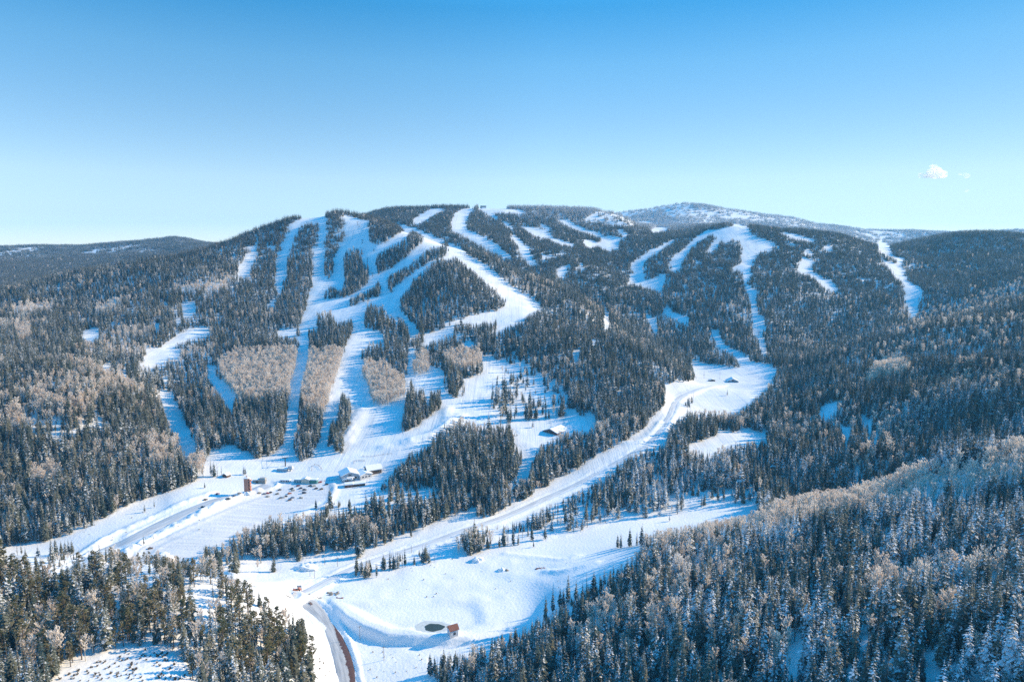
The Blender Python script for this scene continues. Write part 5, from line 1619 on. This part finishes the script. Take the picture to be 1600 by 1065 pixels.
blob('snow_pile', 'rounded ploughed snow pile at the lower end of the car park', 'snow pile', 254, 872, 9, 5.5, 4.2, M_SNOWCAP, 5, .6)
blob('snow_pile', 'small pointed snow pile on the far side of the pond meadow', 'snow pile', 746, 875, 4.5, 3.2, 3.0, M_SNOWCAP, 6, .5)
blob('snow_pile', 'broad flat-topped snow pile beside the wood above the junction', 'snow pile', 478, 888, 8.5, 5.5, 3.6, M_SNOWCAP, 7, .5)
blob('snow_pile', 'low white snow hump in the meadow right of the pointed pile', 'snow pile', 784, 891, 3.4, 2.4, 2.0, M_SNOWCAP, 8, .5)
blob('snow_pile', 'small snow heap against the foot of the brick tower', 'snow pile', 386, 771, 6, 3.5, 2.4, M_SNOWCAP, 9, .6)
blob('boulder', 'grey boulder leaning on the right of the low snow hump', 'boulder', 792, 891, 1.5, 1.2, 1.1, M_ROCK, 10, .7, 3)


def heap(name, label, cat, u, v, n, sx, sy, m, seed, size=(.5, 1.2)):
    """a scatter of broken stones lying together"""
    P = ground(u, v); rnd = random.Random(seed)
    bm = bmesh.new()
    for i in range(n):
        r = rnd.uniform(*size)
        x, y = rnd.uniform(-sx, sx), rnd.uniform(-sy, sy)
        g_ = bmesh.ops.create_icosphere(bm, subdivisions=1, radius=r)
        z = float(height(P[0] + x, P[1] + y)) - P[2]
        for v_ in g_['verts']:
            f = .65 + .7 * rnd.random()
            v_.co = (v_.co.x * f * 1.3 + x, v_.co.y * f + y, v_.co.z * f * .6 + z + .05)
    me = bpy.data.meshes.new(name); bm.to_mesh(me); bm.free(); me.materials.append(m)
    o = bpy.data.objects.new(name, me); COL.objects.link(o); o.location = tuple(P)
    o['label'] = label; o['category'] = cat
    return o


heap('rubble_bank', 'bare brown-grey rubble showing through the snow at the pond corner', 'rubble', 521, 927, 22, 4.0, 2.0, M_ROCK, 1)
heap('earth_patch', 'small reddish earth patch beside the rubble at the pond corner', 'earth', 531, 933.5, 12, 2.2, .7, M_EARTH, 2, (.3, .7))
heap('debris_heap', 'snowy heap of red and grey debris out on the meadow', 'debris', 844, 887.5, 16, 4.2, 1.4, M_EARTH, 3, (.4, .8))
heap('roadside_stones', 'dark roadside stones on the inner bend of the asphalt road', 'stones', 492, 931, 12, 5.0, 1.2, M_ROCK, 4, (.3, .7))


def shrub_mesh(seed):
    rnd = random.Random(seed); mb = MB()
    for i in range(26):
        a = rnd.random() * 7; h = .5 + .6 * rnd.random(); s_ = .3 + .5 * rnd.random()
        tip = (math.cos(a) * s_, math.sin(a) * s_, h); mid = (tip[0] * .55, tip[1] * .55, h * .55)
        wd = .10
        mb.quad([(0, 0, -.2), (mid[0] - math.sin(a) * wd, mid[1] + math.cos(a) * wd, mid[2]), tip, (mid[0] + math.sin(a) * wd, mid[1] - math.cos(a) * wd, mid[2])])
    return mb.data('shrub', M_SHRUB)


SHR = [shrub_mesh(s) for s in range(4)]
rq = random.Random(17)
made = 0
while made < 110:
    u, v = rq.uniform(75, 310), rq.uniform(1008, 1064)
    if MASK[int(v), int(u)] not in (SNOW, SPARSE):
        continue
    P = ground(u, v)
    o = bpy.data.objects.new('shrub', SHR[made % 4]); COL.objects.link(o)
    o.location = tuple(P); o.rotation_euler = (0, 0, rq.random() * 6); s_ = rq.uniform(.5, 1.25); o.scale = (s_ * 1.2, s_ * 1.2, s_)
    o['label'] = 'low twiggy shrub poking through the snow of the near knoll clearing'; o['category'] = 'shrub'; o['group'] = 'shrubs on the near knoll clearing'
    made += 1
made = 0
AREAS = [((120, 330), (800, 845), 'low bare shrub on the snow bank under the left hill', 'shrubs under the left hill'), ((560, 900), (870, 935), 'tiny dark shrub poking out of the pond meadow snow', 'shrubs on the pond meadow'),
         ((490, 660), (1010, 1060), 'tiny shrub on the snow slope below the pond dam', 'shrubs below the dam')]
for (ua, va, lb, gr) in AREAS:
    for i in range(26):
        u, v = rq.uniform(*ua), rq.uniform(*va)
        if MASK[min(int(v), 1064), int(u)] != SNOW:
            continue
        P = ground(u, v)
        if not off_roads(P[:1], P[1:2])[0]:
            continue
        o = bpy.data.objects.new('shrub', SHR[i % 4]); COL.objects.link(o)
        o.location = tuple(P); s_ = rq.uniform(.4, 1.0); o.scale = (s_, s_, s_); o.rotation_euler = (0, 0, rq.random() * 6)
        o['label'] = lb; o['category'] = 'shrub'; o['group'] = gr

# ---------------------------------------------------------------- the hole kept open in the pond ice
M_WATER = mat('dark_water', (.055, .065, .05), .35, spec=.4)
M_SLUSH = mat('grey_slush', (.62, .64, .62), .5, noise=.15, scale=.4)
Pc = HOLE
for nm, rx, ry, dz, m, off in (('slush_ring', 11.5, 8.2, .06, M_SLUSH, -1.6), ('open_water', 6.6, 4.6, .14, M_WATER, 0)):
    n = 72
    V = [(0, 0, 0)]
    for i in range(n):
        a = 2 * math.pi * i / n
        f = 1 + .07 * math.sin(3 * a + 1) + .04 * math.sin(7 * a)
        V.append((math.cos(a) * rx * f, math.sin(a) * ry * f, 0))
    F = [(0, i + 1, (i + 1) % n + 1) for i in range(n)]
    o = mesh_np(nm, np.array(V), np.array(F), [m], loc=(Pc[0] + off, Pc[1], float(Pc[2]) + dz))
    o['kind'] = 'structure'


# ---------------------------------------------------------------- clouds
def cloud_material(dens, sc, seed):
    m = bpy.data.materials.new('cloud_vapour'); m.use_nodes = True
    N, L = m.node_tree.nodes, m.node_tree.links
    N.remove(N['Principled BSDF'])
    pv = N.new('ShaderNodeVolumePrincipled'); pv.inputs['Color'].default_value = (1, 1, 1, 1); pv.inputs['Anisotropy'].default_value = 0.6
    tc = N.new('ShaderNodeTexCoord'); n = N.new('ShaderNodeTexNoise'); n.inputs['Scale'].default_value = sc; n.inputs['Detail'].default_value = 5; n.inputs['Roughness'].default_value = .6
    mp = N.new('ShaderNodeMapping'); mp.inputs['Location'].default_value = (seed, 0, 0)
    L.new(tc.outputs['Object'], mp.inputs['Vector']); L.new(mp.outputs['Vector'], n.inputs['Vector'])
    r = N.new('ShaderNodeMapRange'); r.inputs['From Min'].default_value = .40; r.inputs['From Max'].default_value = .62; r.inputs['To Max'].default_value = dens
    L.new(n.outputs['Fac'], r.inputs['Value']); L.new(r.outputs[0], pv.inputs['Density']); L.new(pv.outputs[0], N['Material Output'].inputs['Volume'])
    return m


def cloud(label, u, v, puffs, dens, seed):
    x, y, z = ray(u, v)
    t_ = 9700.0 / y
    k = 9700.0 / FPX
    bm = bmesh.new()
    for (pu, pv_, ru, rv) in puffs:
        g_ = bmesh.ops.create_icosphere(bm, subdivisions=3, radius=1)
        for v_ in g_['verts']:
            v_.co = (v_.co.x * ru * k + pu * k, v_.co.y * ru * k * .8, v_.co.z * rv * k - pv_ * k)
    me = bpy.data.meshes.new('cloud'); bm.to_mesh(me); bm.free(); me.materials.append(cloud_material(dens, .012, seed))
    o = bpy.data.objects.new('cloud', me); COL.objects.link(o)
    o.location = (x * t_, y * t_, z * t_)
    rm = o.modifiers.new('merge', 'REMESH'); rm.mode = 'VOXEL'; rm.voxel_size = 1.2 * k
    o['label'] = label; o['category'] = 'cloud'; o['group'] = 'small clouds'
    return o


cloud('bright white puff cloud, largest in the sky', 1460, 269, [(0, 0, 12, 9), (-2, -7, 6, 7), (14, 3, 7, 6), (-14, 6, 10, 3.2), (6, 6, 14, 4), (-20, 3, 5, 2.2)], .02, 3)
cloud('small faint wisp of cloud right of the bright puff', 1511, 275, [(0, 0, 5, 4), (-7, -3, 7, 2)], .012, 8)
cloud('tiny faint cloud dot below the small wisp', 1510, 298, [(0, 0, 4, 3)], .010, 12)
